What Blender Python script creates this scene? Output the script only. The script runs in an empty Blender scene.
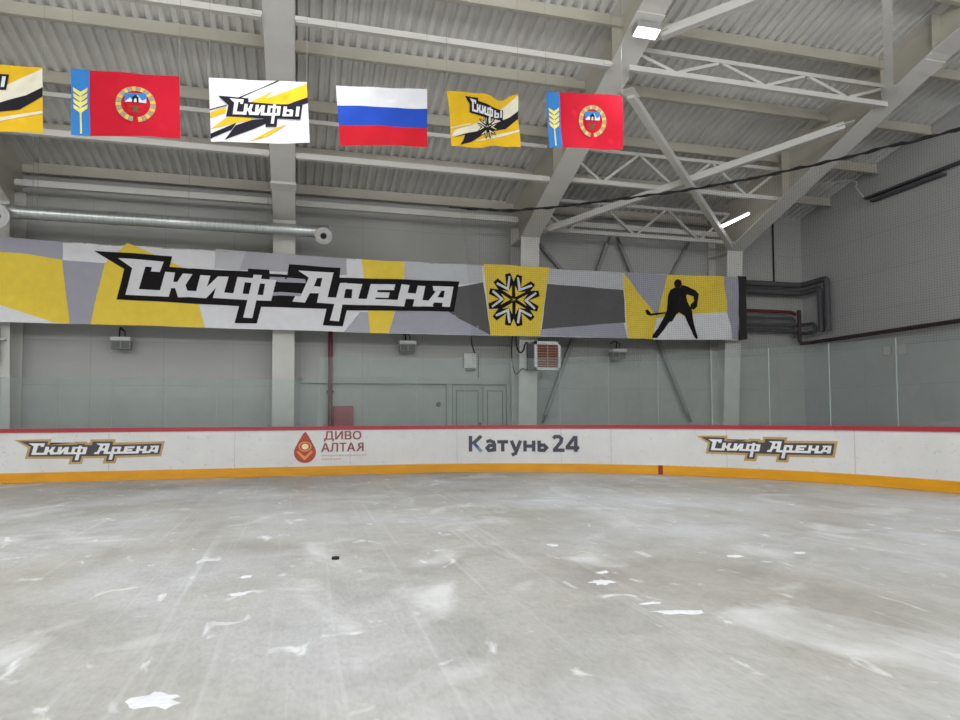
import bpy, bmesh, math, random, json
from mathutils import Vector, Matrix, noise
SC = bpy.context.scene
COL = SC.collection
R = math.radians

# ------------------------------------------------------------------ camera
cam = bpy.data.cameras.new('camera'); camo = bpy.data.objects.new('camera', cam); COL.objects.link(camo)
cam.sensor_width = 36.0; cam.lens = 675 / 960 * 36.0; cam.shift_y = 26.4 / 960
EYE = Vector((0, 0, 1.28)); YAW, PITCH, ROLL = R(15.03), R(2.57), R(-0.25)
fw = Vector((math.sin(YAW) * math.cos(PITCH), math.cos(YAW) * math.cos(PITCH), math.sin(PITCH)))
rt = Vector((math.cos(YAW), -math.sin(YAW), 0)); up = rt.cross(fw)
r3 = math.cos(ROLL) * rt + math.sin(ROLL) * up; u3 = -math.sin(ROLL) * rt + math.cos(ROLL) * up
camo.matrix_world = Matrix((( r3.x, u3.x, -fw.x, EYE.x), (r3.y, u3.y, -fw.y, EYE.y), (r3.z, u3.z, -fw.z, EYE.z), (0, 0, 0, 1)))
cam.clip_end = 200
SC.camera = camo

# ------------------------------------------------------------------ world, light, exposure
w = bpy.data.worlds.new('hall_air'); SC.world = w; w.use_nodes = True
w.node_tree.nodes['Background'].inputs[0].default_value = (0.9, 0.95, 1, 1)
w.node_tree.nodes['Background'].inputs[1].default_value = 0.0
SC.view_settings.view_transform = 'Standard'; SC.view_settings.look = 'None'
SC.view_settings.exposure = 0.29; SC.view_settings.gamma = 1.0
SC.view_settings.use_curve_mapping = False
PANEL_W, FILL_W = 72, 215
FX = [-6.25, -0.36, 5.75, 11.85]                   # frame lines in view
def panel_light(x, y, z, wt):                       # flat panels under the frames: hall lamps and one added row
    l = bpy.data.lights.new('hall_and_fill_light', 'AREA'); l.shape = 'RECTANGLE'; l.size = 0.42; l.size_y = 0.3
    l.energy = wt; l.color = (0.965, 0.985, 1.0); l.spread = R(125)
    o = bpy.data.objects.new('hall_and_fill_light', l); COL.objects.link(o); o.location = (x, y, z); return o
def fill_light(x, y, z, wt):                      # added unseen fill, shining all round to lift walls and roof
    l = bpy.data.lights.new('added_fill_light', 'POINT'); l.shadow_soft_size = 0.35; l.energy = wt; l.color = (0.965, 0.985, 1.0)
    o = bpy.data.objects.new('added_fill_light', l); COL.objects.link(o); o.location = (x, y, z); return o
panel_light(5.77, 10.25, 7.86, 25)
for xx, k in ((-12.2, 1.1), (-6.25, 1.1), (-0.32, 1.0), (5.75, 0.9), (11.85, 0.55)):
    if xx < 11: panel_light(xx, 8.8, 8.1, PANEL_W * k * 1.1)  # unseen panel row added to brighten the far ice
    for yy, zz in ((4.0, 8.9), (-1.0, 9.2)): panel_light(xx, yy, zz, PANEL_W * k * 0.42)
    for yy, zz, q in ((4.2, 7.4, 0.5), (-3.0, 6.0, 1.3), (-9.0, 6.3, 1.6)): fill_light(xx + 1.5, yy, zz, FILL_W * k * q)

# ------------------------------------------------------------------ materials
def mat(name, col, rough=0.6, metal=0.0, var=0.06, scale=6.0, bump=0.0, stretch=(1, 1, 1), emit=0.0, spec=0.5):
    m = bpy.data.materials.new(name); m.use_nodes = True
    nt = m.node_tree; b = nt.nodes['Principled BSDF']
    b.inputs['Roughness'].default_value = rough; b.inputs['Metallic'].default_value = metal
    b.inputs['Specular IOR Level'].default_value = spec
    tc = nt.nodes.new('ShaderNodeTexCoord'); mp = nt.nodes.new('ShaderNodeMapping'); mp.inputs['Scale'].default_value = stretch
    nz = nt.nodes.new('ShaderNodeTexNoise'); nz.inputs['Scale'].default_value = scale; nz.inputs['Detail'].default_value = 5
    cr = nt.nodes.new('ShaderNodeValToRGB')
    lo = [max(0, c * (1 - var)) for c in col]; hi = [min(1, c * (1 + var)) for c in col]
    cr.color_ramp.elements[0].position = 0.3; cr.color_ramp.elements[1].position = 0.7
    cr.color_ramp.elements[0].color = (*lo, 1); cr.color_ramp.elements[1].color = (*hi, 1)
    L = nt.links.new
    L(tc.outputs['Object'], mp.inputs['Vector']); L(mp.outputs[0], nz.inputs['Vector'])
    L(nz.outputs['Fac'], cr.inputs[0]); L(cr.outputs[0], b.inputs['Base Color'])
    if bump:
        bp = nt.nodes.new('ShaderNodeBump'); bp.inputs['Strength'].default_value = bump; bp.inputs['Distance'].default_value = 0.02
        L(nz.outputs['Fac'], bp.inputs['Height']); L(bp.outputs[0], b.inputs['Normal'])
    if emit:
        b.inputs['Emission Color'].default_value = (*col, 1); b.inputs['Emission Strength'].default_value = emit
    return m
def srgb(r, g, b):
    f = lambda c: (c / 255 / 12.92) if c <= 10 else ((c / 255 + 0.055) / 1.055) ** 2.4
    return (f(r), f(g), f(b))
M = {}
M['steel'] = mat('white_painted_steel', srgb(214, 212, 207), 0.5, var=0.05, scale=1.5)
M['purlin'] = mat('beige_and_shaded_steel', srgb(196, 191, 178), 0.55, var=0.05, scale=1.5)  # purlin beige, also painted on rafter webs and stiffeners as shade
M['deck'] = mat('galvanised_deck', srgb(224, 223, 219), 0.5, 0.0, var=0.06, scale=2.0)
M['galv'] = mat('zinc_duct', srgb(196, 200, 200), 0.3, 0.75, var=0.12, scale=5, stretch=(6, 1, 1))
M['zinc_white'] = mat('pale_nozzle', srgb(205, 205, 203), 0.4, 0.1)
M['black'] = mat('black_rubber', srgb(28, 28, 30), 0.6)
M['darkpipe'] = mat('dark_pipe_insulation', srgb(86, 86, 90), 0.65, bump=0.1, scale=20)
M['maroon'] = mat('maroon_pipe_paint', srgb(112, 42, 52), 0.5)
M['plum'] = mat('plum_pipe_paint', srgb(66, 48, 52), 0.55)
M['red'] = mat('red_cabinet_paint', srgb(158, 48, 56), 0.5)
M['board_white'] = mat('scuffed_white_board', srgb(222, 221, 220), 0.4, var=0.05, scale=1.6)
M['cap_red'] = mat('red_cap_rail', srgb(172, 50, 60), 0.35)
M['kick'] = mat('yellow_kick_plate', srgb(226, 158, 22), 0.4, var=0.08, scale=2.0, stretch=(1, 1, 4))
M['b_white'] = mat('banner_white_print', srgb(234, 234, 238), 0.7, var=0.03, spec=0.08)
M['b_pale'] = mat('banner_pale_print', srgb(203, 204, 209), 0.7, var=0.03, spec=0.08)
M['b_lilac'] = mat('banner_lilac_grey_print', srgb(172, 171, 184), 0.7, var=0.03, spec=0.08)
M['b_grey'] = mat('banner_grey_print', srgb(182, 182, 190), 0.7, var=0.03, spec=0.08)
M['b_dark'] = mat('banner_dark_grey_print', srgb(104, 103, 104), 0.7, var=0.03, spec=0.08)
M['b_yellow'] = mat('banner_yellow_print', srgb(246, 216, 84), 0.7, var=0.04, spec=0.08)
M['b_black'] = mat('banner_black_print', srgb(34, 31, 33), 0.65, spec=0.08)
M['b_hem'] = mat('banner_black_hem', srgb(60, 57, 58), 0.7, spec=0.08)
M['f_white'] = mat('flag_white', srgb(210, 210, 214), 0.75, var=0.02, spec=0.08)
M['f_blue'] = mat('flag_blue', srgb(40, 74, 172), 0.75, var=0.03, spec=0.08)
M['f_red'] = mat('flag_red', srgb(190, 32, 46), 0.75, var=0.03, spec=0.08)
M['f_crimson'] = mat('flag_crimson', srgb(192, 30, 50), 0.75, var=0.03, spec=0.08)
M['f_sky'] = mat('flag_sky_blue', srgb(58, 124, 192), 0.75, var=0.03, spec=0.08)
M['f_wheat'] = mat('flag_wheat_yellow', srgb(226, 214, 120), 0.75, spec=0.08)
M['f_yellow'] = mat('flag_yellow', srgb(216, 174, 40), 0.75, var=0.04, spec=0.08)
M['f_cream'] = mat('flag_cream', srgb(216, 206, 162), 0.75, spec=0.08)
M['f_pale'] = mat('flag_off_white', srgb(218, 212, 192), 0.75, spec=0.08)
M['f_black'] = mat('flag_black', srgb(36, 34, 42), 0.75, spec=0.08)
M['f_gold'] = mat('wreath_gold', srgb(214, 176, 96), 0.75, spec=0.08)
M['f_grey'] = mat('wreath_grey_green', srgb(150, 150, 128), 0.75, var=0.2, scale=60, spec=0.08)
M['f_green'] = mat('emblem_green', srgb(90, 92, 60), 0.75, spec=0.08)
M['l_gold'] = mat('logo_gold_print', srgb(190, 158, 104), 0.5)
M['l_char'] = mat('logo_charcoal_print', srgb(72, 70, 76), 0.5)
M['l_white'] = mat('logo_white_print', srgb(236, 236, 238), 0.5)
M['l_brown'] = mat('logo_brown_print', srgb(150, 84, 76), 0.5)
M['l_terra'] = mat('logo_terracotta_print', srgb(176, 74, 56), 0.5)
M['l_orange'] = mat('logo_orange_print', srgb(238, 150, 80), 0.5)
M['l_cream'] = mat('logo_cream_print', srgb(240, 225, 185), 0.5)
M['l_tan'] = mat('logo_tan_print', srgb(205, 186, 150), 0.5)
M['l_text'] = mat('logo_dark_text', srgb(70, 72, 84), 0.5)
M['l_blue'] = mat('logo_blue_print', srgb(62, 88, 160), 0.5)
M['l_teal'] = mat('logo_teal_print', srgb(110, 150, 165), 0.5)
M['mark'] = mat('dark_red_line', srgb(150, 40, 30), 0.5)
M['door'] = mat('pale_grey_door', srgb(176, 178, 172), 0.5, var=0.03)
M['joint'] = mat('board_joint_grey', srgb(190, 190, 190), 0.6)
M['groove'] = mat('groove_fitting_grey', srgb(112, 114, 110), 0.7)  # plain mid grey for door grooves and small fittings
M['whitebox'] = mat('white_plastic', srgb(215, 216, 214), 0.45)
M['greybox'] = mat('grey_plastic', srgb(150, 150, 148), 0.5)
M['orange'] = mat('copper_heater_fins', srgb(120, 62, 46), 0.5)
M['tan_slat'] = mat('tan_grille_slat', srgb(170, 140, 118), 0.5)
M['lampglow'] = mat('lamp_diffuser', (1.0, 0.99, 0.97), 0.4, emit=6.0)
M['snow'] = mat('scraped_snow', srgb(212, 214, 217), 0.8, bump=0.3, scale=30)
M['wire'] = mat('thin_wire', srgb(150, 150, 145), 0.5)
M['bracewall'] = mat('grey_wall_brace', srgb(150, 150, 148), 0.55)

def panel_mat(name, col, ax, du, dv, line=0.012, dark=0.78):
    """sandwich panels: flat colour, fine seams every du along `ax` and dv in height"""
    m = mat(name, col, 0.55, var=0.03, scale=0.8)
    nt = m.node_tree; L = nt.links.new; N = nt.nodes.new
    b = nt.nodes['Principled BSDF']; src = b.inputs['Base Color'].links[0].from_socket
    tc = N('ShaderNodeTexCoord'); sp = N('ShaderNodeSeparateXYZ'); L(tc.outputs['Object'], sp.inputs[0])
    outs = []
    for o, d, wd in ((sp.outputs[ax], du, line), (sp.outputs['Z'], dv, line)):
        q = N('ShaderNodeMath'); q.operation = 'DIVIDE'; L(o, q.inputs[0]); q.inputs[1].default_value = d
        fr = N('ShaderNodeMath'); fr.operation = 'FRACT'; L(q.outputs[0], fr.inputs[0])
        lt = N('ShaderNodeMath'); lt.operation = 'LESS_THAN'; L(fr.outputs[0], lt.inputs[0]); lt.inputs[1].default_value = wd / d
        outs.append(lt)
    mx = N('ShaderNodeMath'); mx.operation = 'MAXIMUM'; L(outs[0].outputs[0], mx.inputs[0]); L(outs[1].outputs[0], mx.inputs[1])
    mi = N('ShaderNodeMix'); mi.data_type = 'RGBA'; L(mx.outputs[0], mi.inputs['Factor']); L(src, mi.inputs['A'])
    mi.inputs['B'].default_value = (*[c * dark for c in col], 1); L(mi.outputs['Result'], b.inputs['Base Color'])
    return m
M['wall'] = panel_mat('grey_wall_panels', srgb(182, 182, 179), 'X', 1.55, 1.02)
M['wall_side'] = panel_mat('grey_end_wall_panels', srgb(190, 190, 190), 'Y', 3.0, 1.02)
M['concrete'] = mat('grey_concrete', srgb(120, 120, 116), 0.8)

def ice_mat():
    m = bpy.data.materials.new('scraped_ice'); m.use_nodes = True
    nt = m.node_tree; N = nt.nodes.new; L = nt.links.new; b = nt.nodes['Principled BSDF']
    tc = N('ShaderNodeTexCoord')
    def nz(scale, detail, stretch=(1, 1, 1), rot=0, dist=0.0):
        mp = N('ShaderNodeMapping'); mp.inputs['Scale'].default_value = stretch; mp.inputs['Rotation'].default_value = (0, 0, rot)
        L(tc.outputs['Object'], mp.inputs[0])
        n = N('ShaderNodeTexNoise'); n.inputs['Scale'].default_value = scale; n.inputs['Detail'].default_value = detail
        n.inputs['Distortion'].default_value = dist; L(mp.outputs[0], n.inputs['Vector']); return n.outputs['Fac']
    def ramp(s, stops):
        c = N('ShaderNodeValToRGB'); L(s, c.inputs[0]); e = c.color_ramp.elements
        e[0].position, e[0].color = stops[0][0], (*stops[0][1], 1); e[1].position, e[1].color = stops[-1][0], (*stops[-1][1], 1)
        for p, col in stops[1:-1]:
            k = e.new(p); k.color = (*col, 1)
        return c.outputs[0]
    def mixc(f, a, bb, mode='MIX'):
        x = N('ShaderNodeMix'); x.data_type = 'RGBA'; x.blend_type = mode
        if isinstance(f, float): x.inputs['Factor'].default_value = f
        else: L(f, x.inputs['Factor'])
        L(a, x.inputs['A']); L(bb, x.inputs['B']); return x.outputs['Result']
    base = ramp(nz(0.33, 6, dist=0.5), [(0.36, srgb(173, 170, 163)), (0.5, srgb(185, 184, 181)), (0.64, srgb(197, 198, 201))])
    mid = ramp(nz(1.7, 8, (1, 0.8, 1), 0.3, 0.9), [(0.3, (0.74, 0.74, 0.73)), (0.5, (0.90, 0.90, 0.90)), (0.72, (1.0, 1.0, 1.0))])
    c = mixc(0.8, base, mid, 'MULTIPLY')
    streak = ramp(nz(2.2, 7, (3.0, 0.5, 1), 0.45, 0.5), [(0.35, (0.95, 0.95, 0.95)), (0.66, (1.0, 1.0, 1.0))])
    c = mixc(0.8, c, streak, 'MULTIPLY')
    fine = ramp(nz(11, 8, (1, 0.7, 1), 0.4, 0.6), [(0.3, (0.86, 0.86, 0.86)), (0.7, (1, 1, 1))])
    c = mixc(0.7, c, fine, 'MULTIPLY')
    wn = N('ShaderNodeRGB'); wn.outputs[0].default_value = (*srgb(226, 228, 230), 1)
    grain = ramp(nz(26, 7, (1.6, 0.6, 1), 0.15, 0.4), [(0.34, (0.80, 0.80, 0.79)), (0.5, (0.95, 0.95, 0.95)), (0.68, (1.05, 1.05, 1.05))])
    c = mixc(0.5, c, grain, 'MULTIPLY')
    for rot, sx in ((0.35, 9.0), (-0.5, 8.0)):
        sc = ramp(nz(1.6, 9, (sx, 0.14, 1), rot, 0.1), [(0.60, (0, 0, 0)), (0.74, (0.2, 0.2, 0.2))])
        c = mixc(sc, c, wn.outputs[0])
    w1 = ramp(nz(0.9, 9, (1.0, 0.7, 1), 0.5, 1.2), [(0.56, (0, 0, 0)), (0.74, (0.6, 0.6, 0.6))])
    c = mixc(w1, c, wn.outputs[0])
    w2 = ramp(nz(3.1, 6, (1.3, 0.8, 1), 1.1, 0.8), [(0.64, (0, 0, 0)), (0.73, (0.75, 0.75, 0.75))])
    c = mixc(w2, c, wn.outputs[0])
    L(c, b.inputs['Base Color'])
    rr = ramp(nz(0.8, 5, (1, 0.6, 1)), [(0.35, (0.32, 0.32, 0.32)), (0.65, (0.55, 0.55, 0.55))]); L(rr, b.inputs['Roughness'])
    b.inputs['Specular IOR Level'].default_value = 0.35
    bp = N('ShaderNodeBump'); bp.inputs['Strength'].default_value = 0.15; bp.inputs['Distance'].default_value = 0.01
    L(nz(9, 6, (1, 0.4, 1), -0.2), bp.inputs['Height']); L(bp.outputs[0], b.inputs['Normal'])
    return m
M['ice'] = ice_mat()

def board_mat():
    m = M['board_white']; nt = m.node_tree; N = nt.nodes.new; L = nt.links.new
    b = nt.nodes['Principled BSDF']; src = b.inputs['Base Color'].links[0].from_socket
    tc = N('ShaderNodeTexCoord'); n = N('ShaderNodeTexNoise'); n.inputs['Scale'].default_value = 9; n.inputs['Detail'].default_value = 8; n.inputs['Roughness'].default_value = 0.75
    mp = N('ShaderNodeMapping'); mp.inputs['Scale'].default_value = (1, 1, 1.6); L(tc.outputs['Object'], mp.inputs[0]); L(mp.outputs[0], n.inputs['Vector'])
    r = N('ShaderNodeValToRGB'); L(n.outputs['Fac'], r.inputs[0]); r.color_ramp.elements[0].position = 0.58; r.color_ramp.elements[1].position = 0.70
    r.color_ramp.elements[0].color = (1, 1, 1, 1); r.color_ramp.elements[1].color = (0.62, 0.62, 0.64, 1)
    x = N('ShaderNodeMix'); x.data_type = 'RGBA'; x.blend_type = 'MULTIPLY'; x.inputs['Factor'].default_value = 0.8
    L(src, x.inputs['A']); L(r.outputs[0], x.inputs['B']); L(x.outputs['Result'], b.inputs['Base Color'])
board_mat()

def glass_mat():
    m = bpy.data.materials.new('greenish_safety_glass'); m.use_nodes = True; nt = m.node_tree; nt.nodes.clear()
    N = nt.nodes.new; L = nt.links.new
    out = N('ShaderNodeOutputMaterial'); tr = N('ShaderNodeBsdfTransparent'); tr.inputs[0].default_value = (0.935, 0.962, 0.957, 1)
    gl = N('ShaderNodeBsdfGlossy'); gl.inputs['Roughness'].default_value = 0.03; gl.inputs[0].default_value = (0.85, 0.95, 0.95, 1)
    df = N('ShaderNodeBsdfDiffuse'); df.inputs[0].default_value = (0.44, 0.49, 0.49, 1)
    fr = N('ShaderNodeFresnel'); fr.inputs[0].default_value = 1.35
    tc = N('ShaderNodeTexCoord'); nz = N('ShaderNodeTexNoise'); nz.inputs['Scale'].default_value = 2.5; nz.inputs['Detail'].default_value = 6; L(tc.outputs['Object'], nz.inputs['Vector'])
    mr = N('ShaderNodeMapRange'); mr.inputs[1].default_value = 0.3; mr.inputs[2].default_value = 0.75; mr.inputs[3].default_value = 0.03; mr.inputs[4].default_value = 0.10
    L(nz.outputs['Fac'], mr.inputs[0])
    a = N('ShaderNodeMixShader'); L(mr.outputs[0], a.inputs[0]); L(tr.outputs[0], a.inputs[1]); L(df.outputs[0], a.inputs[2])
    c = N('ShaderNodeMixShader'); L(fr.outputs[0], c.inputs[0]); L(a.outputs[0], c.inputs[1]); L(gl.outputs[0], c.inputs[2])
    L(c.outputs[0], out.inputs[0]); return m
M['glass'] = glass_mat()
M['glass_edge'] = mat('pale_glass_edge', srgb(150, 162, 160), 0.4)

def net_mat(cell=0.045, thick=0.045):
    m = bpy.data.materials.new('fine_black_netting'); m.use_nodes = True; nt = m.node_tree; nt.nodes.clear()
    N = nt.nodes.new; L = nt.links.new
    out = N('ShaderNodeOutputMaterial'); tr = N('ShaderNodeBsdfTransparent'); df = N('ShaderNodeBsdfDiffuse'); df.inputs[0].default_value = (0.02, 0.02, 0.022, 1)
    uv = N('ShaderNodeUVMap'); sp = N('ShaderNodeSeparateXYZ'); L(uv.outputs[0], sp.inputs[0])
    g = []
    for k in ('X', 'Y'):
        q = N('ShaderNodeMath'); q.operation = 'DIVIDE'; L(sp.outputs[k], q.inputs[0]); q.inputs[1].default_value = cell
        f = N('ShaderNodeMath'); f.operation = 'FRACT'; L(q.outputs[0], f.inputs[0])
        l = N('ShaderNodeMath'); l.operation = 'LESS_THAN'; L(f.outputs[0], l.inputs[0]); l.inputs[1].default_value = thick; g.append(l)
    mx = N('ShaderNodeMath'); mx.operation = 'MAXIMUM'; L(g[0].outputs[0], mx.inputs[0]); L(g[1].outputs[0], mx.inputs[1])
    ms = N('ShaderNodeMixShader'); L(mx.outputs[0], ms.inputs[0]); L(tr.outputs[0], ms.inputs[1]); L(df.outputs[0], ms.inputs[2]); L(ms.outputs[0], out.inputs[0])
    return m
M['net'] = net_mat()

# ------------------------------------------------------------------ builders
def tag(o, label=None, cat=None, group=None, kind=None):
    if label: o['label'] = label
    if cat: o['category'] = cat
    if group: o['group'] = group
    if kind: o['kind'] = kind
    return o
def empty(name, loc=(0, 0, 0), label=None, cat=None, group=None):
    o = bpy.data.objects.new(name, None); COL.objects.link(o); o.location = loc; o.empty_display_size = 0.1
    return tag(o, label, cat, group)
class MB:
    def __init__(s): s.v = []; s.f = []; s.sm = []
    def add(s, vs, fs, smooth=False):
        n = len(s.v); s.v += [tuple(v) for v in vs]; s.f += [tuple(i + n for i in f) for f in fs]; s.sm += [smooth] * len(fs); return s
    def box(s, a, b):
        (x0, y0, z0), (x1, y1, z1) = a, b
        vs = [(x0, y0, z0), (x1, y0, z0), (x1, y1, z0), (x0, y1, z0), (x0, y0, z1), (x1, y0, z1), (x1, y1, z1), (x0, y1, z1)]
        return s.add(vs, [(0, 3, 2, 1), (4, 5, 6, 7), (0, 1, 5, 4), (1, 2, 6, 5), (2, 3, 7, 6), (3, 0, 4, 7)])
    def cbox(s, c, sz): return s.box([c[i] - sz[i] / 2 for i in range(3)], [c[i] + sz[i] / 2 for i in range(3)])
    def prism(s, prof, ax, a, b):
        """prof: 2D polygon in the other two axes, extruded along ax from a to b"""
        n = len(prof)
        def P(p, t): return {'X': (t, p[0], p[1]), 'Y': (p[0], t, p[1]), 'Z': (p[0], p[1], t)}[ax]
        vs = [P(p, a) for p in prof] + [P(p, b) for p in prof]
        return s.add(vs, [tuple(range(n))[::-1], tuple(range(n, 2 * n))] + [(i, (i + 1) % n, n + (i + 1) % n, n + i) for i in range(n)])
    def tube(s, pts, r, n=10, cap=True):
        pts = [Vector(p) for p in pts]; rings = []; prev = None
        for i, p in enumerate(pts):
            d = (pts[min(i + 1, len(pts) - 1)] - pts[max(i - 1, 0)]).normalized()
            if prev is None:
                a = d.orthogonal().normalized()
            else:
                a = (prev - d * prev.dot(d)).normalized()
            prev = a; b = d.cross(a); rr = r[i] if isinstance(r, (list, tuple)) else r
            rings.append([p + (a * math.cos(2 * math.pi * k / n) + b * math.sin(2 * math.pi * k / n)) * rr for k in range(n)])
        vs = [v for rg in rings for v in rg]; fs = []
        for i in range(len(rings) - 1):
            for k in range(n): fs.append((i * n + k, i * n + (k + 1) % n, (i + 1) * n + (k + 1) % n, (i + 1) * n + k))
        s.add(vs, fs, True)
        if cap:
            m = len(vs); s.add(rings[0], [tuple(range(n))[::-1]]); s.add(rings[-1], [tuple(range(n))])
        return s
    def bar(s, p, q, wd, ht, upv=(0, 0, 1)):
        """rectangular bar from p to q"""
        p, q = Vector(p), Vector(q); d = (q - p).normalized(); u = Vector(upv); x = d.cross(u).normalized(); u = x.cross(d)
        vs = [c + x * a * wd / 2 + u * b * ht / 2 for c in (p, q) for a, b in ((-1, -1), (1, -1), (1, 1), (-1, 1))]
        return s.add(vs, [(3, 2, 1, 0), (4, 5, 6, 7), (0, 1, 5, 4), (1, 2, 6, 5), (2, 3, 7, 6), (3, 0, 4, 7)])
    def build(s, name, m, parent=None, bevel=0.0):
        me = bpy.data.meshes.new(name); me.from_pydata(s.v, [], s.f); me.polygons.foreach_set('use_smooth', s.sm); me.validate()
        bm = bmesh.new(); bm.from_mesh(me); bmesh.ops.recalc_face_normals(bm, faces=bm.faces); bm.to_mesh(me); bm.free()
        me.materials.append(M[m] if isinstance(m, str) else m)
        o = bpy.data.objects.new(name, me); COL.objects.link(o)
        if parent: o.parent = parent; o.matrix_parent_inverse = Matrix.Translation(-parent.location)
        if bevel:
            bv = o.modifiers.new('bevel', 'BEVEL'); bv.width = bevel; bv.segments = 2; bv.limit_method = 'ANGLE'
        return o
def decal(name, polys, mp, m, parent, grid=(0.2, 0.3), thick=0.0):
    """flat print: 2D polygons cut on a grid then laid onto a surface by mp(u,v)"""
    bm = bmesh.new()
    for i, p in enumerate(polys):
        vs = [bm.verts.new((x, y, 0.0004 * i)) for x, y in p]
        f = bm.faces.new(vs); f.normal_update()
    bmesh.ops.triangulate(bm, faces=bm.faces[:], ngon_method='EAR_CLIP')
    _finish(bm, name, mp, m, grid); me = bpy.data.meshes.new(name)
    bm.to_mesh(me); bm.free(); me.materials.append(M[m]); me.polygons.foreach_set('use_smooth', [True] * len(me.polygons))
    o = bpy.data.objects.new(name, me); COL.objects.link(o); o.parent = parent; o.matrix_parent_inverse = Matrix.Translation(-parent.location)
    return o
def _finish(bm, name, mp, m, grid):
    for ax in (0, 1):
        if not grid[ax]: continue
        lo = min(v.co[ax] for v in bm.verts); hi = max(v.co[ax] for v in bm.verts)
        k = math.floor(lo / grid[ax]) + 1
        while k * grid[ax] < hi:
            co = [0, 0, 0]; co[ax] = k * grid[ax]; no = [0, 0, 0]; no[ax] = 1
            bmesh.ops.bisect_plane(bm, geom=bm.verts[:] + bm.edges[:] + bm.faces[:], plane_co=co, plane_no=no); k += 1
    for v in bm.verts: v.co = mp(v.co.x, v.co.y, v.co.z)
def text_decal(name, txt, box, mp, m, parent, grid=(0.2, 0), fat=0.0, shear=0.0):
    cu = bpy.data.curves.new(name, 'FONT'); cu.body = txt; cu.size = 1; cu.resolution_u = 4; cu.shear = shear
    t = bpy.data.objects.new(name, cu); COL.objects.link(t); dg = bpy.context.evaluated_depsgraph_get()
    me = bpy.data.meshes.new_from_object(t.evaluated_get(dg)); bpy.data.objects.remove(t)
    bm = bmesh.new()
    xs = [v.co.x for v in me.vertices]; ys = [v.co.y for v in me.vertices]; x0, x1, y0, y1 = min(xs), max(xs), min(ys), max(ys)
    sh = [(0, 0), (fat, fat * .6), (fat, -fat * .6), (-fat, fat * .6), (-fat, -fat * .6)] if fat else [(0, 0)]
    for k, (dx, dy) in enumerate(sh):
        n0 = len(bm.verts); bm.from_mesh(me); bm.verts.ensure_lookup_table()
        for v in bm.verts[n0:]:
            v.co.x = box[0] + (v.co.x - x0) / (x1 - x0) * (box[2] - box[0]) + dx; v.co.y = box[1] + (v.co.y - y0) / (y1 - y0) * (box[3] - box[1]) + dy; v.co.z = 0.0004 * k
    for v in bm.verts: v.co = mp(v.co.x, v.co.y, v.co.z)
    bm.to_mesh(me); bm.free(); me.materials.clear(); me.materials.append(M[m])
    o = bpy.data.objects.new(name, me); COL.objects.link(o); o.parent = parent; o.matrix_parent_inverse = Matrix.Translation(-parent.location); return o
def offset_poly(p, d):
    n = len(p); a = sum(p[i][0] * p[(i + 1) % n][1] - p[(i + 1) % n][0] * p[i][1] for i in range(n)); sg = 1 if a > 0 else -1
    out = []
    for i in range(n):
        p0, p1, p2 = Vector(p[i - 1]), Vector(p[i]), Vector(p[(i + 1) % n])
        e1 = (p1 - p0).normalized(); e2 = (p2 - p1).normalized()
        n1 = Vector((e1.y, -e1.x)) * sg; n2 = Vector((e2.y, -e2.x)) * sg
        b = (n1 + n2); b = b.normalized() if b.length > 1e-6 else n1
        out.append(tuple(p1 + b * d / max(0.45, b.dot(n1))))
    return out

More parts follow.
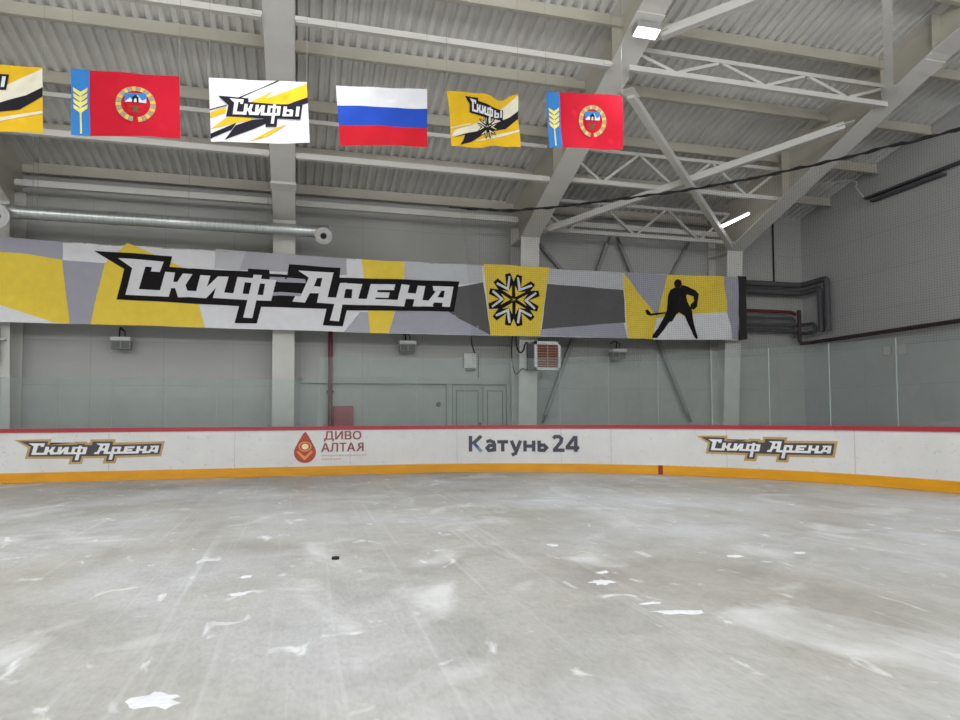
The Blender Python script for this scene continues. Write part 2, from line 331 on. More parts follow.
DATA = json.loads(r'''{"streak":[[[-0.67,4.52],[-0.44,4.52],[0.12,4.5],[0.14,4.41],[-0.44,4.4],[-0.67,4.44]],[[-0.73,4.14],[-0.44,4.17],[0.06,4.16],[0.03,4.09],[-0.44,4.09],[-0.74,4.07]]],"back":[[-4.31,4.91],[-2.75,4.88],[-2.8,4.64],[-2.31,4.62],[-2.38,4.63],[-1.15,4.62],[-1.14,4.68],[-0.68,4.68],[-0.67,4.59],[-0.45,4.59],[-0.28,4.58],[-0.24,4.83],[0.93,4.82],[0.91,4.58],[3.82,4.63],[3.68,3.87],[1.08,3.81],[0.99,3.43],[0.53,3.43],[0.61,3.82],[-0.85,3.82],[-0.94,3.43],[-1.42,3.43],[-1.33,3.82],[-3.84,3.86],[-3.7,4.53]],"lets":[[[-3.83,4.77],[-2.92,4.75],[-2.99,4.51],[-3.17,4.51],[-3.15,4.61],[-3.28,4.61],[-3.41,4.11],[-2.98,4.1],[-2.88,4.52],[-2.68,4.51],[-2.71,4.3],[-2.63,4.3],[-2.52,4.5],[-2.32,4.5],[-2.46,4.24],[-2.42,4.12],[-2.24,4.12],[-2.16,4.49],[-1.95,4.49],[-2.02,4.23],[-1.79,4.48],[-1.56,4.48],[-1.65,4.11],[-1.45,4.1],[-1.46,3.97],[-1.89,3.98],[-1.83,4.21],[-2.03,3.97],[-2.37,3.98],[-2.61,3.96],[-2.67,4.16],[-2.75,4.16],[-2.8,3.96],[-3.67,3.97],[-3.54,4.56]],[[-1.37,4.48],[-0.52,4.45],[-0.55,4.34],[-1.39,4.37]],[[-1.44,4.11],[-0.61,4.08],[-0.63,3.96],[-1.48,3.97]],[[-1.37,4.48],[-1.19,4.47],[-1.28,3.97],[-1.48,3.97]],[[-0.75,4.46],[-0.52,4.45],[-0.63,3.96],[-0.83,3.97]],[[-1.02,4.55],[-0.84,4.55],[-1.04,3.55],[-1.24,3.56]],[[-0.04,4.69],[0.77,4.7],[0.74,4.57],[0.22,4.53]],[[0.21,4.56],[0.4,4.56],[0.31,4.32],[0.23,4.18],[0.12,3.95],[-0.16,3.96],[-0.1,4.09],[0.02,4.09]],[[0.33,4.35],[0.5,4.34],[0.46,4.19],[0.23,4.18]],[[0.54,4.69],[0.77,4.7],[0.6,3.95],[0.39,3.96]],[[0.62,4.1],[0.88,4.1],[0.85,3.94],[0.41,3.96]],[[0.92,4.45],[1.08,4.46],[0.9,3.54],[0.69,3.55]],[[0.92,4.45],[1.44,4.45],[1.41,4.32],[0.88,4.31]],[[1.22,4.45],[1.44,4.45],[1.35,4.1],[1.19,4.09]],[[0.83,4.1],[1.59,4.1],[1.58,3.95],[0.8,3.94]],[[1.64,4.46],[1.84,4.46],[1.71,3.95],[1.51,3.95]],[[1.64,4.46],[2.22,4.47],[2.19,4.33],[1.6,4.32]],[[1.74,4.27],[2.09,4.27],[2.06,4.14],[1.71,4.14]],[[1.33,4.1],[2.35,4.1],[2.45,3.95],[1.39,3.95]],[[2.37,4.48],[2.57,4.47],[2.44,3.95],[2.25,3.96]],[[2.49,4.28],[2.77,4.27],[2.72,4.13],[2.46,4.14]],[[2.77,4.47],[2.96,4.47],[2.85,3.96],[2.65,3.96]],[[2.86,4.12],[3.05,4.11],[3.16,3.97],[2.65,3.96]],[[3.14,4.48],[3.67,4.49],[3.64,4.38],[3.16,4.37]],[[3.16,4.37],[3.36,4.37],[3.11,3.97],[2.88,3.97],[2.89,4.11],[3.03,4.11],[3.21,4.34]],[[3.46,4.48],[3.67,4.49],[3.57,3.98],[3.37,3.98]],[[3.25,4.2],[3.54,4.2],[3.51,4.07],[3.16,4.07]]],"em_b":[[[5.21,4.23],[4.89,4.0],[4.59,3.97],[4.56,4.11],[4.84,4.23],[4.57,4.35],[4.61,4.49],[4.91,4.46]],[[5.22,4.24],[4.87,4.4],[4.69,4.65],[4.8,4.75],[5.03,4.57],[4.99,4.86],[5.13,4.9],[5.25,4.62]],[[5.23,4.24],[5.18,4.61],[5.31,4.88],[5.45,4.84],[5.42,4.55],[5.68,4.72],[5.79,4.63],[5.6,4.39]],[[5.24,4.23],[5.57,4.46],[5.88,4.48],[5.91,4.34],[5.62,4.22],[5.89,4.09],[5.84,3.95],[5.53,3.99]],[[5.23,4.22],[5.59,4.06],[5.77,3.8],[5.66,3.7],[5.42,3.89],[5.45,3.59],[5.3,3.55],[5.18,3.83]],[[5.22,4.22],[5.26,3.84],[5.13,3.56],[4.99,3.59],[5.03,3.88],[4.78,3.69],[4.68,3.79],[4.86,4.04]]],"em_w":[[[4.97,4.23],[4.67,4.01],[4.64,4.05],[4.87,4.23],[4.65,4.4],[4.69,4.45]],[[5.1,4.45],[4.76,4.6],[4.79,4.65],[5.05,4.54],[5.08,4.82],[5.13,4.81]],[[5.35,4.44],[5.31,4.8],[5.36,4.8],[5.41,4.53],[5.69,4.63],[5.71,4.58]],[[5.48,4.22],[5.8,4.44],[5.83,4.4],[5.59,4.22],[5.8,4.03],[5.76,3.99]],[[5.35,4.01],[5.7,3.85],[5.67,3.8],[5.4,3.92],[5.36,3.63],[5.3,3.64]],[[5.1,4.01],[5.14,3.64],[5.08,3.63],[5.04,3.91],[4.77,3.79],[4.75,3.84]]],"em_y":[[[5.14,4.23],[4.87,4.08],[4.99,4.23],[4.89,4.38]],[[5.18,4.31],[4.93,4.46],[5.1,4.44],[5.18,4.6]],[[5.27,4.3],[5.26,4.59],[5.35,4.43],[5.54,4.44]],[[5.31,4.23],[5.59,4.38],[5.46,4.22],[5.56,4.07]],[[5.27,4.15],[5.53,4.0],[5.34,4.02],[5.26,3.85]],[[5.18,4.15],[5.18,3.86],[5.1,4.02],[4.92,3.99]]],"patch":{"yellow":[[[-6.8,4.8],[-6.08,4.76],[-5.53,4.75],[-4.9,4.67],[-4.77,3.32],[-5.06,3.33],[-5.59,3.51],[-6.05,3.66],[-6.77,3.73]],[[-3.65,5.12],[-3.04,4.87],[-2.38,4.57],[-2.05,3.31],[-4.36,3.31],[-4.09,4.65]],[[1.42,5.04],[2.44,5.04],[2.44,4.72],[2.08,3.3],[1.63,3.28],[1.53,4.31]],[[4.44,5.1],[6.19,5.1],[5.91,3.32],[4.62,3.31]],[[8.26,5.07],[8.95,4.29],[9.24,3.92],[9.11,3.33],[8.4,3.33],[8.28,4.62]],[[9.6,5.09],[11.33,5.13],[11.41,4.14],[9.87,4.01],[9.24,3.9]]],"lilac":[[[-4.9,4.66],[-4.09,4.65],[-4.36,3.31],[-4.77,3.32]],[[-6.09,5.09],[-5.63,5.08],[-4.93,5.08],[-4.9,4.67],[-5.53,4.75],[-6.08,4.76]],[[2.08,3.3],[2.3,4.1],[3.71,4.11],[3.71,3.91],[4.63,3.31]],[[5.95,3.5],[7.59,3.69],[8.27,3.78],[8.38,3.34],[5.93,3.33]],[[8.28,5.07],[9.6,5.09],[9.24,3.92]],[[11.33,5.13],[11.79,5.14],[11.75,3.39],[11.57,3.38],[11.41,4.14]]],"grey":[[[-1.19,5.07],[1.06,5.06],[1.08,4.65],[-1.32,4.65]],[[1.39,3.78],[2.08,3.8],[2.08,3.3],[1.02,3.3]]],"pale":[[[-1.84,5.11],[-1.19,5.07],[-1.32,4.63],[-1.87,4.66]],[[2.44,5.04],[4.4,5.06],[4.43,4.64],[3.76,4.54],[2.44,4.53]],[[6.16,5.08],[8.25,5.07],[8.27,4.61],[6.13,4.66]]],"white":[[[9.87,4.01],[11.41,4.14],[11.57,3.38],[9.11,3.31],[9.24,3.9]]],"dark":[[[3.58,4.45],[4.43,4.64],[4.63,3.32],[3.83,3.69],[3.53,3.88]],[[6.13,4.68],[6.95,4.66],[8.26,4.61],[8.33,3.75],[7.59,3.68],[5.97,3.5]]]},"player":[[[9.81,4.75],[9.67,4.68],[9.6,4.52],[9.58,4.32],[9.55,4.12],[9.47,3.94],[9.28,3.64],[9.09,3.43],[9.08,3.36],[9.23,3.36],[9.44,3.58],[9.63,3.81],[9.72,3.83],[9.85,4.03],[9.93,4.08],[10.1,3.97],[10.24,3.71],[10.34,3.47],[10.43,3.37],[10.49,3.38],[10.48,3.45],[10.43,3.57],[10.36,3.91],[10.3,4.15],[10.2,4.34],[10.17,4.53],[10.21,4.63],[10.02,4.83],[9.98,4.76]],[[10.02,4.83],[10.21,4.8],[10.43,4.7],[10.52,4.6],[10.49,4.4],[10.47,4.26],[10.37,4.17],[10.25,4.19],[10.27,4.31],[10.38,4.4],[10.37,4.53],[10.16,4.6]],[[9.51,4.07],[9.05,4.01],[8.95,4.12],[8.88,4.08],[8.93,3.97],[9.05,3.95],[9.51,4.03]],[[10.02,4.86],[10.01,4.82],[9.98,4.77],[9.94,4.75],[9.9,4.74],[9.85,4.74],[9.81,4.77],[9.79,4.81],[9.78,4.85],[9.79,4.9],[9.82,4.94],[9.86,4.97],[9.9,4.98],[9.95,4.97],[9.99,4.95],[10.01,4.91]]],"strip":[[[11.78,5.17],[12.05,5.16],[12.04,3.4],[11.78,3.36]]],"edge":{"top":[[-7.16,5.1],[-6.09,5.09],[-4.2,5.06],[-0.45,5.07],[1.86,5.04],[4.35,5.07],[8.19,5.08],[9.98,5.1],[11.79,5.14]],"bot":[[-7.11,3.27],[-6.04,3.3],[-4.16,3.32],[-2.15,3.3],[-0.43,3.3],[1.86,3.29],[4.34,3.3],[8.75,3.34],[11.75,3.37]]},"YB":16.15}''')

# ------------------------------------------------------------------ the hall
XL, XR, YB, YF = -22.0, 14.9, 17.3, -12.7
RS, RZ, RY = 0.23, 7.3, 2.3                      # roof slope, underside height at the back wall, ridge line
YU = 17.75                                       # the wall steps back under the eave
def roof(y): return RZ + RS * (YB - y) if y >= RY else RZ + RS * (YB - RY) - RS * (RY - y)
BX, BY, BR = 2.0, 6.9, 8.5                       # the rink's rounded corner
def rink(s, off=0.0):
    r = BR - off
    if s <= BX: return s, BY + r
    a = (s - BX) / BR
    if a < math.pi / 2: return BX + r * math.sin(a), BY + r * math.cos(a)
    return BX + r, BY - (s - BX - BR * math.pi / 2)
S_END = BX + BR * math.pi / 2 + 16.0
SS = [-21.9, -18, -14, -10, -7] + [-6 + 0.25 * i for i in range(int((S_END + 6) / 0.25) + 1)]

tag(MB().box((XL, YF, -0.3), (XR + 0.3, YU + 0.3, -0.06)).build('ground', 'concrete'), kind='structure')
ice = MB(); vs = [(*rink(s), 0.0) for s in SS]; vs2 = [(x, y, -0.05) for x, y, z in vs]
xe, ye = vs[-1][0], vs[-1][1]; tail = [(xe, -12.0, 0), (-21.9, -12.0, 0)]
top = vs + tail; n = len(top); ice.add(top + [(x, y, -0.05) for x, y, z in top], [tuple(range(n)), tuple(range(n, 2 * n))[::-1]] + [(i, (i + 1) % n, n + (i + 1) % n, n + i) for i in range(n)])
tag(ice.build('floor', 'ice'), kind='structure')
tag(MB().prism([(YB, -0.06), (YU + 0.2, -0.06), (YU + 0.2, RZ + 0.1), (YU, RZ + 0.1), (YU, 6.45), (YB, 6.45)], 'X', XL, 11.9).box((11.9, YB, -0.06), (XR + 0.3, YU + 0.2, RZ + 0.1)).build('wall_back', 'wall'), kind='structure')
prof = [(YF, -0.06), (YU + 0.2, -0.06), (YU + 0.2, roof(YU) + 0.05), (RY, roof(RY) + 0.1), (YF, roof(YF) + 0.1)]
tag(MB().prism(prof, 'X', XR, XR + 0.2).build('wall_right', 'wall_side'), kind='structure')
tag(MB().prism(prof, 'X', XL - 0.2, XL).build('wall_left', 'wall_side'), kind='structure')
tag(MB().box((XL, YF - 0.2, -0.06), (XR, YF, roof(YF) + 0.1)).build('wall_front', 'wall'), kind='structure')
# corrugated roof deck, ribs running down the slope
deck = MB(); pitch, dep = 0.215, 0.075; xs = []; x = XL
while x < XR:
    for dx, dz in ((0, 0), (0.085, 0), (0.115, 1), (0.185, 1)): xs.append((x + dx, dz * dep))
    x += pitch
ys = [YU + 0.15, RY, YF]
vs = [(px, y, roof(y) + pz) for y in ys for px, pz in xs]; nn = len(xs)
fs = [(j * nn + i, j * nn + i + 1, (j + 1) * nn + i + 1, (j + 1) * nn + i) for j in range(2) for i in range(nn - 1)]
tag(deck.add(vs, fs).build('ceiling', 'deck'), kind='structure')

# ------------------------------------------------------------------ portal frames
FL = [(16.78, -0.06), (16.36, 5.9), (9.9, 8.19), (RY, roof(RY) - 0.80)]     # inner flange line (y, z)
def flange_z(y):
    for (a, za), (b, zb) in zip(FL[1:], FL[2:]):
        if b <= y <= a: return za + (zb - za) * (a - y) / (a - b)
    return 5.9
labels = ['white steel portal frame at the end of the silver duct farthest from the cross braces',
          'white steel portal frame passing behind the white flag and the banner lettering',
          'white steel portal frame carrying the bright square lamp',
          'white steel portal frame standing next to the grey end wall']
for fx, lb in zip(FX, labels):
    root = empty('portal_frame', (fx, 16.8, -0.06), lb, 'steel frame', 'steel portal frames')
    hw = 0.25
    c = MB()
    c.prism([(16.78, -0.06), (16.75, -0.06), (16.33, 5.88), (16.36, 5.9)], 'X', fx - hw, fx + hw)          # inner flange
    c.prism([(17.24, -0.06), (17.27, -0.06), (17.27, 6.4), (17.24, 6.4)], 'X', fx - hw, fx + hw)            # outer flange
    c.prism([(16.77, -0.06), (17.25, -0.06), (17.25, 5.9), (16.37, 5.9)], 'X', fx - 0.012, fx + 0.012)
    c.build('column', 'steel', root)
    MB().prism([(16.325, 5.875), (17.24, 5.875), (17.24, 5.915), (16.325, 5.915)], 'X', fx - hw - 0.012, fx + hw + 0.012).build('cap_plate', 'steel', root)
    MB().box((fx - 0.32, 16.6, -0.06), (fx + 0.32, 17.28, -0.03)).build('base_plate', 'steel', root)
    r = MB()
    t = 0.03
    for (a, za), (b, zb) in zip(FL[1:], FL[2:]):
        r.prism([(a, za), (b, zb), (b, zb + t), (a, za + t)], 'X', fx - hw, fx + hw)
    r.prism([(17.7, roof(17.7) - 0.06), (RY, roof(RY) - 0.06), (RY, roof(RY) - 0.02), (17.7, roof(17.7) - 0.02)], 'X', fx - hw, fx + hw)
    r.build('rafter_flange', 'steel', root)
    wb = MB().prism([(17.24, 5.93), (16.36, 5.93), (9.9, 8.2), (RY, roof(RY) - 0.79), (RY, roof(RY) - 0.04), (17.7, roof(17.7) - 0.04), (17.7, 6.47), (17.24, 6.47)], 'X', fx - 0.012, fx + 0.012)
    wb.build('rafter_web', 'purlin', root)  # web's shaded side put into the colour as beige, flange stays white
    for yy in (14.1, 11.1, 9.9, 8.1):
        MB().box((fx - hw + 0.03, yy - 0.008, flange_z(yy) + 0.03), (fx + hw - 0.03, yy + 0.008, roof(yy) - 0.06)).build('stiffener', 'purlin', root)
    if fx == FX[1]: MB().prism([(15.0, flange_z(15.0) - 0.05), (15.25, flange_z(15.25) - 0.02), (15.25, flange_z(15.25)), (15.0, flange_z(15.0))], 'X', fx - hw - 0.02, fx + hw + 0.02).build('splice_plate', 'steel', root)  # plate at the splice, added and tilted to catch a bright spot
    MB().prism([(10.05, flange_z(10.05) - 0.012), (10.35, flange_z(10.35) - 0.012), (10.35, flange_z(10.35)), (10.05, flange_z(10.05))], 'X', fx - hw - 0.02, fx + hw + 0.02).build('splice_plate', 'steel', root)

# ------------------------------------------------------------------ purlins and struts, bay by bay
bays = [(FX[0], FX[1], 'above the silver duct'), (FX[1], FX[2], 'above the tricolour flag'), (FX[2], FX[3], 'in the cross-braced bay'), (FX[3], XR, 'in the narrow bay against the end wall')]
rows = [(17.6, 'lowest'), (16.05, 'second lowest'), (14.4, 'third lowest'), (12.78, 'fourth lowest'), (11.12, 'fifth lowest'), (9.45, 'sixth lowest')]
def purlin(x0, x1, y, lb):
    o = MB(); z = roof(y); hgt, fl, t = 0.27, 0.10, 0.008
    # Z section: top flange, web, bottom flange
    o.box((x0, y - 0.004, z - hgt), (x1, y + 0.004, z)); o.box((x0, y - fl, z - hgt), (x1, y, z - hgt + t)); o.box((x0, y, z - t), (x1, y + fl, z))
    tag(o.build('roof_purlin', 'purlin'), lb, 'purlin', 'roof purlins')
for x0, x1, nm in bays:
    for y, rn in rows:
        if y < 10 and x0 < FX[2] - 1: continue
        purlin(x0 + 0.02, x1 - 0.02, y, f'beige roof purlin, {rn} of those {nm}')
def tube_strut(x0, x1, y, z, r, lb, cat='strut', group='horizontal roof struts'):
    o = empty('roof_strut', ((x0 + x1) / 2, y, z), lb, cat, group)
    MB().box((x0 + 0.27, y - r, z - r), (x1 - 0.27, y + r, z + r)).build('tube', 'steel', o)
    for xx, sg in ((x0, 1), (x1, -1)):
        MB().box((min(xx + sg * 0.255, xx + sg * 0.42), y - 0.02 - r, z - r * 0.6), (max(xx + sg * 0.255, xx + sg * 0.42), y + 0.02 + r, z + r * 0.6)).build('gusset', 'steel', o)
    return o
for x0, x1, nm in bays[:3]:
    tube_strut(x0, x1, 16.62, 6.42, 0.07, f'white eave strut along the top of the back wall {nm}')
    if x1 > 6.5: continue
    tube_strut(x0, x1, 14.3, 6.70, 0.058, f'white square strut level with the frame undersides {nm}, lower of two')
    tube_strut(x0, x1, 11.1, 7.73, 0.052, f'white square strut level with the frame undersides {nm}, upper of two')
    tube_strut(x0, x1, 14.42, 7.50, 0.042, f'thin pale strut hung just below the third purlin {nm}')
def lattice(y, zb, zt, lb, nseg=4):
    x0, x1 = FX[2] + 0.1, FX[3] - 0.1
    o = empty('lattice_strut', ((x0 + x1) / 2, y, zb), lb, 'lattice strut', 'lattice struts in the cross-braced bay')
    MB().box((x0, y - 0.05, zb - 0.05), (x1, y + 0.05, zb + 0.05)).build('bottom_chord', 'steel', o)
    MB().box((x0, y - 0.04, zt - 0.04), (x1, y + 0.04, zt + 0.04)).build('top_chord', 'steel', o)
    st = (x1 - x0) / nseg
    for k in range(nseg):
        a = x0 + st * k
        MB().bar((a + 0.05, y, zt - 0.04), (a + st * 0.47, y, zb + 0.05), 0.06, 0.06).build('diagonal', 'steel', o)
        MB().bar((a + st * 0.53, y, zb + 0.05), (a + st - 0.05, y, zt - 0.04), 0.06, 0.06).build('diagonal', 'steel', o)
lattice(14.35, 6.76, 7.52, 'white lattice strut hung under the roof, lower one of two', 3)
lattice(11.1, 7.72, 8.10, 'white lattice strut hung under the roof, upper one of two', 3)
lattice(16.45, 6.18, 6.98, 'white lattice strut along the eave above the hockey player print', 3)
def brace(name, p, q, wd, lb, cat, m='steel', group=None):
    o = empty(name, p, lb, cat, group); p, q = Vector(p), Vector(q); d = (q - p).normalized()
    MB().bar(p + d * 0.2, q - d * 0.2, wd, wd).build('tube', m, o)
    for a, b in ((p, p + d * 0.34), (q, q - d * 0.34)): MB().bar(a, b, wd * 1.9, 0.016).build('gusset', m, o)
g = 'diagonal roof braces'
def fp(k, y, sx, dz=0.08): return (FX[k] + sx * 0.27, y, flange_z(y) + dz)
brace('cross_brace', fp(2, 16.2, 1), fp(3, 11.75, -1), 0.15, 'white diagonal brace rising from the column head beside the snowflake print', 'brace', group=g)
brace('cross_brace', (FX[2] + 0.27, 11.5, flange_z(11.5) - 0.08), (FX[3] - 0.27, 16.1, 5.92), 0.14, 'white diagonal brace falling from the lamp frame to the column by the pipes', 'brace', group=g)
brace('cross_brace', fp(2, 10.6, 1), fp(3, 6.0, -1), 0.15, 'white diagonal brace rising from beside the bright square lamp', 'brace', group=g)
brace('cross_brace', fp(3, 10.85, -1, -0.08), fp(2, 5.6, 1, -0.08), 0.15, 'white diagonal brace running straight up out of the picture', 'brace', group=g)
g = 'wall braces behind the banner'
brace('wall_brace', (6.35, 17.15, 1.1), (8.40, 17.15, 6.32), 0.10, 'grey wall brace leaning away from the heater', 'brace', 'bracewall', g)
brace('wall_brace', (10.85, 17.15, 1.1), (8.62, 17.15, 6.32), 0.10, 'grey wall brace leaning away from the column by the pipes', 'brace', 'bracewall', g)
brace('wall_brace', (6.2, 17.2, 6.1), (7.9, 17.2, 4.3), 0.09, 'grey wall brace starting from the column head beside the snowflake print', 'brace', 'bracewall', g)
brace('wall_brace', (10.95, 17.2, 6.35), (9.9, 17.2, 4.6), 0.08, 'short grey wall brace above the hockey player print', 'brace', 'bracewall', g)

# ------------------------------------------------------------------ dasher boards
db = empty('dasher_boards', (0, 15.4, 0), 'white rink boards with red cap rail and yellow kick plate', 'rink boards')
HB = 1.06
def strip(z0, z1, o0, o1, name, m, bev=0.0):
    b = MB(); a = []
    for s in SS: a += [(*rink(s, o0), z0), (*rink(s, o1), z0), (*rink(s, o1), z1), (*rink(s, o0), z1)]
    fs = []
    for i in range(len(SS) - 1):
        for k in range(4): fs.append((i * 4 + k, i * 4 + (k + 1) % 4, (i + 1) * 4 + (k + 1) % 4, (i + 1) * 4 + k))
    fs += [(0, 1, 2, 3), (len(a) - 1, len(a) - 2, len(a) - 3, len(a) - 4)]
    return b.add(a, fs).build(name, m, db)
strip(0.0, HB - 0.04, -0.10, 0.0, 'facing', 'board_white')
strip(HB - 0.06, HB + 0.02, -0.13, 0.02, 'cap_rail', 'cap_red')
strip(0.005, 0.20, 0.0, 0.014, 'kick_plate', 'kick')
def onboard(off): return lambda s, z, e=0: (*rink(s, off + e), z)
decal('goal_line_mark', [[(8.11, 0.005), (8.21, 0.005), (8.21, 0.205), (8.11, 0.205)]], onboard(0.018), 'mark', db)
for s in (-6.2, -3.76, -1.32, 1.12, 3.55, 5.95, 7.08, 9.55, 11.97, 14.4):
    decal('panel_joint', [[(s - 0.006, 0.205), (s + 0.006, 0.205), (s + 0.006, HB - 0.06), (s - 0.006, HB - 0.06)]], onboard(0.004), 'joint', db)
# arena logo, normalised from the large banner logo
bxs = [p[0] for p in DATA['back']]; bzs = [p[1] for p in DATA['back']]
LX0, LX1, LZ0, LZ1 = min(bxs), max(bxs), min(bzs), max(bzs)
def arena_logo(s0, s1, z0, z1):
    f = lambda P: [(s0 + (x - LX0) / (LX1 - LX0) * (s1 - s0), z0 + (z - LZ0) / (LZ1 - LZ0) * (z1 - z0)) for x, z in P]
    bk = f(DATA['back']); root = decal('logo_border', [offset_poly(bk, 0.045)], onboard(0.004), 'l_gold', db)
    decal('logo_backing', [bk], onboard(0.007), 'l_char', db)
    decal('logo_lettering', [f(p) for p in DATA['lets']], onboard(0.010), 'l_white', db)
arena_logo(-5.36, -2.76, 0.40, 0.83)
arena_logo(9.02, 11.62, 0.40, 0.83)
# drop-shaped sponsor mark and lettering
def ell(cx, cz, rx, rz, n=28, a0=0, a1=2 * math.pi): return [(cx + rx * math.cos(a0 + (a1 - a0) * i / n), cz + rz * math.sin(a0 + (a1 - a0) * i / n)) for i in range(n)]
def drop(k):
    cx, cz, r = 0.14, 0.51, 0.235
    pts = [(cx + r * math.cos(a), cz + r * math.sin(a)) for a in [R(200 + i * 10 - 30) for i in range(0, 23)] if True]
    pts = [(cx + r * k * math.cos(R(a)), cz + r * k * 0.98 * math.sin(R(a))) for a in range(150, 391, 10)]
    return pts + [(cx + 0.13 * k, cz + 0.26 * k), (cx + 0.05 * k, cz + 0.40 * k), (cx, cz + 0.46 * k), (cx - 0.05 * k, cz + 0.40 * k), (cx - 0.13 * k, cz + 0.26 * k)]
decal('drop_emblem', [drop(1.0)], onboard(0.004), 'l_terra', db)
ring = [[(0.14 + 0.14 * math.cos(a), 0.64 + 0.11 * math.sin(a)), (0.14 + 0.14 * math.cos(b), 0.64 + 0.11 * math.sin(b)), (0.14 + 0.11 * math.cos(b), 0.64 + 0.085 * math.sin(b)), (0.14 + 0.11 * math.cos(a), 0.64 + 0.085 * math.sin(a))] for a, b in [(R(15 * i), R(15 * i + 15)) for i in range(24)]]
decal('drop_emblem_ring', ring, onboard(0.008), 'l_orange', db)
decal('drop_emblem_disc', [ell(0.14, 0.64, 0.075, 0.065)], onboard(0.008), 'l_cream', db)
decal('drop_emblem_chevron', [[(-0.04, 0.52), (0.12, 0.345), (0.145, 0.345), (0.31, 0.52), (0.28, 0.56), (0.135, 0.42), (-0.01, 0.55)]], onboard(0.008), 'l_orange', db)
text_decal('sponsor_lettering', 'ДИВО', (0.55, 0.75, 1.36, 0.97), onboard(0.006), 'l_brown', db, fat=0.006)
text_decal('sponsor_lettering', 'АЛТА', (0.49, 0.52, 1.225, 0.71), onboard(0.006), 'l_brown', db, fat=0.006)
text_decal('sponsor_lettering', 'R', (1.41, 0.52, 1.255, 0.71), onboard(0.006), 'l_brown', db, fat=0.006)
decal('sponsor_small_line', [[(0.5 + 0.062 * i, 0.42), (0.5 + 0.062 * i + 0.045, 0.42), (0.5 + 0.062 * i + 0.045, 0.448), (0.5 + 0.062 * i, 0.448)] for i in range(16)] + [[(0.5 + 0.062 * i, 0.345), (0.5 + 0.062 * i + 0.045, 0.345), (0.5 + 0.062 * i + 0.045, 0.37), (0.5 + 0.062 * i, 0.37)] for i in range(7)], onboard(0.006), 'l_tan', db)
def strokes(lines, th):
    """polylines -> mitred-enough quads"""
    out = []
    for L_ in lines:
        for i, (p, q_) in enumerate(zip(L_, L_[1:])):
            p, q_ = Vector(p), Vector(q_); d = (q_ - p).normalized(); n_ = Vector((-d.y, d.x)) * th / 2
            e0 = d * th * (0.32 if i > 0 else 0); e1 = d * th * (0.32 if i < len(L_) - 2 else 0)
            out.append([tuple(p - e0 + n_), tuple(p - e0 - n_), tuple(q_ + e1 - n_), tuple(q_ + e1 + n_)])
    return out
KT = [[(137, 105), (137, 207)], [(206, 105), (150, 158)], [(238, 144), (262, 137), (284, 146), (290, 164), (290, 207)], [(288, 166), (258, 168), (242, 184), (254, 200), (275, 198), (290, 186)],
      [(308, 144), (378, 144)], [(343, 144), (343, 207)], [(398, 136), (426, 204)], [(456, 136), (424, 220), (400, 230)], [(485, 136), (485, 207)], [(540, 136), (540, 207)], [(485, 172), (540, 172)],
      [(575, 136), (575, 207)], [(575, 166), (606, 166), (622, 182), (606, 199), (575, 199)], [(664, 122), (678, 110), (702, 110), (717, 124), (712, 146), (670, 197)], [(662, 198), (735, 198)], [(806, 207), (806, 106)], [(802, 110), (750, 178)], [(742, 182), (828, 182)]]
KM = lambda p: (3.80 + (p[0] - 120) / 706 * 2.56, 0.475 + (207 - p[1]) * 0.00353)
decal('channel_lettering', [[KM(p) for p in Q] for Q in strokes(KT, 22)], onboard(0.006), 'l_text', db)
decal('channel_letter_accent', [[KM(p) for p in Q] for Q in strokes([[(158, 150), (184, 180)]], 19)], onboard(0.014), 'l_blue', db)
decal('channel_letter_accent', [[KM(p) for p in Q] for Q in strokes([[(184, 180), (207, 207)]], 19)], onboard(0.014), 'l_teal', db)

# ------------------------------------------------------------------ glass panes standing in the boards
def pane(s0, s1, z1, lb, group, strip_w):
    o = empty('glass_pane', (*rink((s0 + s1) / 2, -0.05), HB + 0.02), lb, 'glass pane', group)
    n = max(2, int((s1 - s0) / 0.28)); b = MB(); a = []; e = 0.006
    st = [s0 + e + (s1 - s0 - 2 * e) * i / n for i in range(n + 1)]
    for s in st: a += [(*rink(s, -0.056), HB + 0.02), (*rink(s, -0.044), HB + 0.02), (*rink(s, -0.044), z1), (*rink(s, -0.056), z1)]
    fs = [(i * 4 + k, i * 4 + (k + 1) % 4, i * 4 + 4 + (k + 1) % 4, i * 4 + 4 + k) for i in range(n) for k in range(4)] + [(0, 1, 2, 3), (n * 4 + 3, n * 4 + 2, n * 4 + 1, n * 4)]
    b.add(a, fs).build('pane', 'glass', o)
    if abs(s0 - 12.69) < 0.01 or abs(s1 - 12.69) < 0.01:
        sc_ = s0 + 0.13 if abs(s0 - 12.69) < 0.01 else s1 - 0.13
        MB().bar((*rink(sc_, -0.03), 2.34), (*rink(sc_, -0.03), 2.50), 0.03, 0.13, (rink(sc_ + .1)[0] - rink(sc_)[0], rink(sc_ + .1)[1] - rink(sc_)[1], 0)).build('clamp', 'groove', o)
    x, y = rink(s0, -0.05); x2, y2 = rink(s0 + strip_w, -0.05)
    MB().bar(((x + x2) / 2, (y + y2) / 2, HB + 0.02), ((x + x2) / 2, (y + y2) / 2, z1), 0.02, strip_w, (x2 - x, y2 - y, 0)).build('edge_strip', 'glass_edge', o)
ords = ['first', 'second', 'third', 'fourth', 'fifth', 'sixth', 'seventh', 'eighth', 'ninth', 'tenth', 'eleventh', 'twelfth', 'thirteenth', 'fourteenth']
low = [-6.77, -5.75, -4.74, -3.73, -2.71, -1.71, -0.70, 0.43]
for i, (a, b) in enumerate(zip(low, low[1:])):
    pane(a, b, 2.12, f'low clear glass pane on the boards, {ords[6 - i]} from the step up to tall glass', 'low glass panes', 0.008)
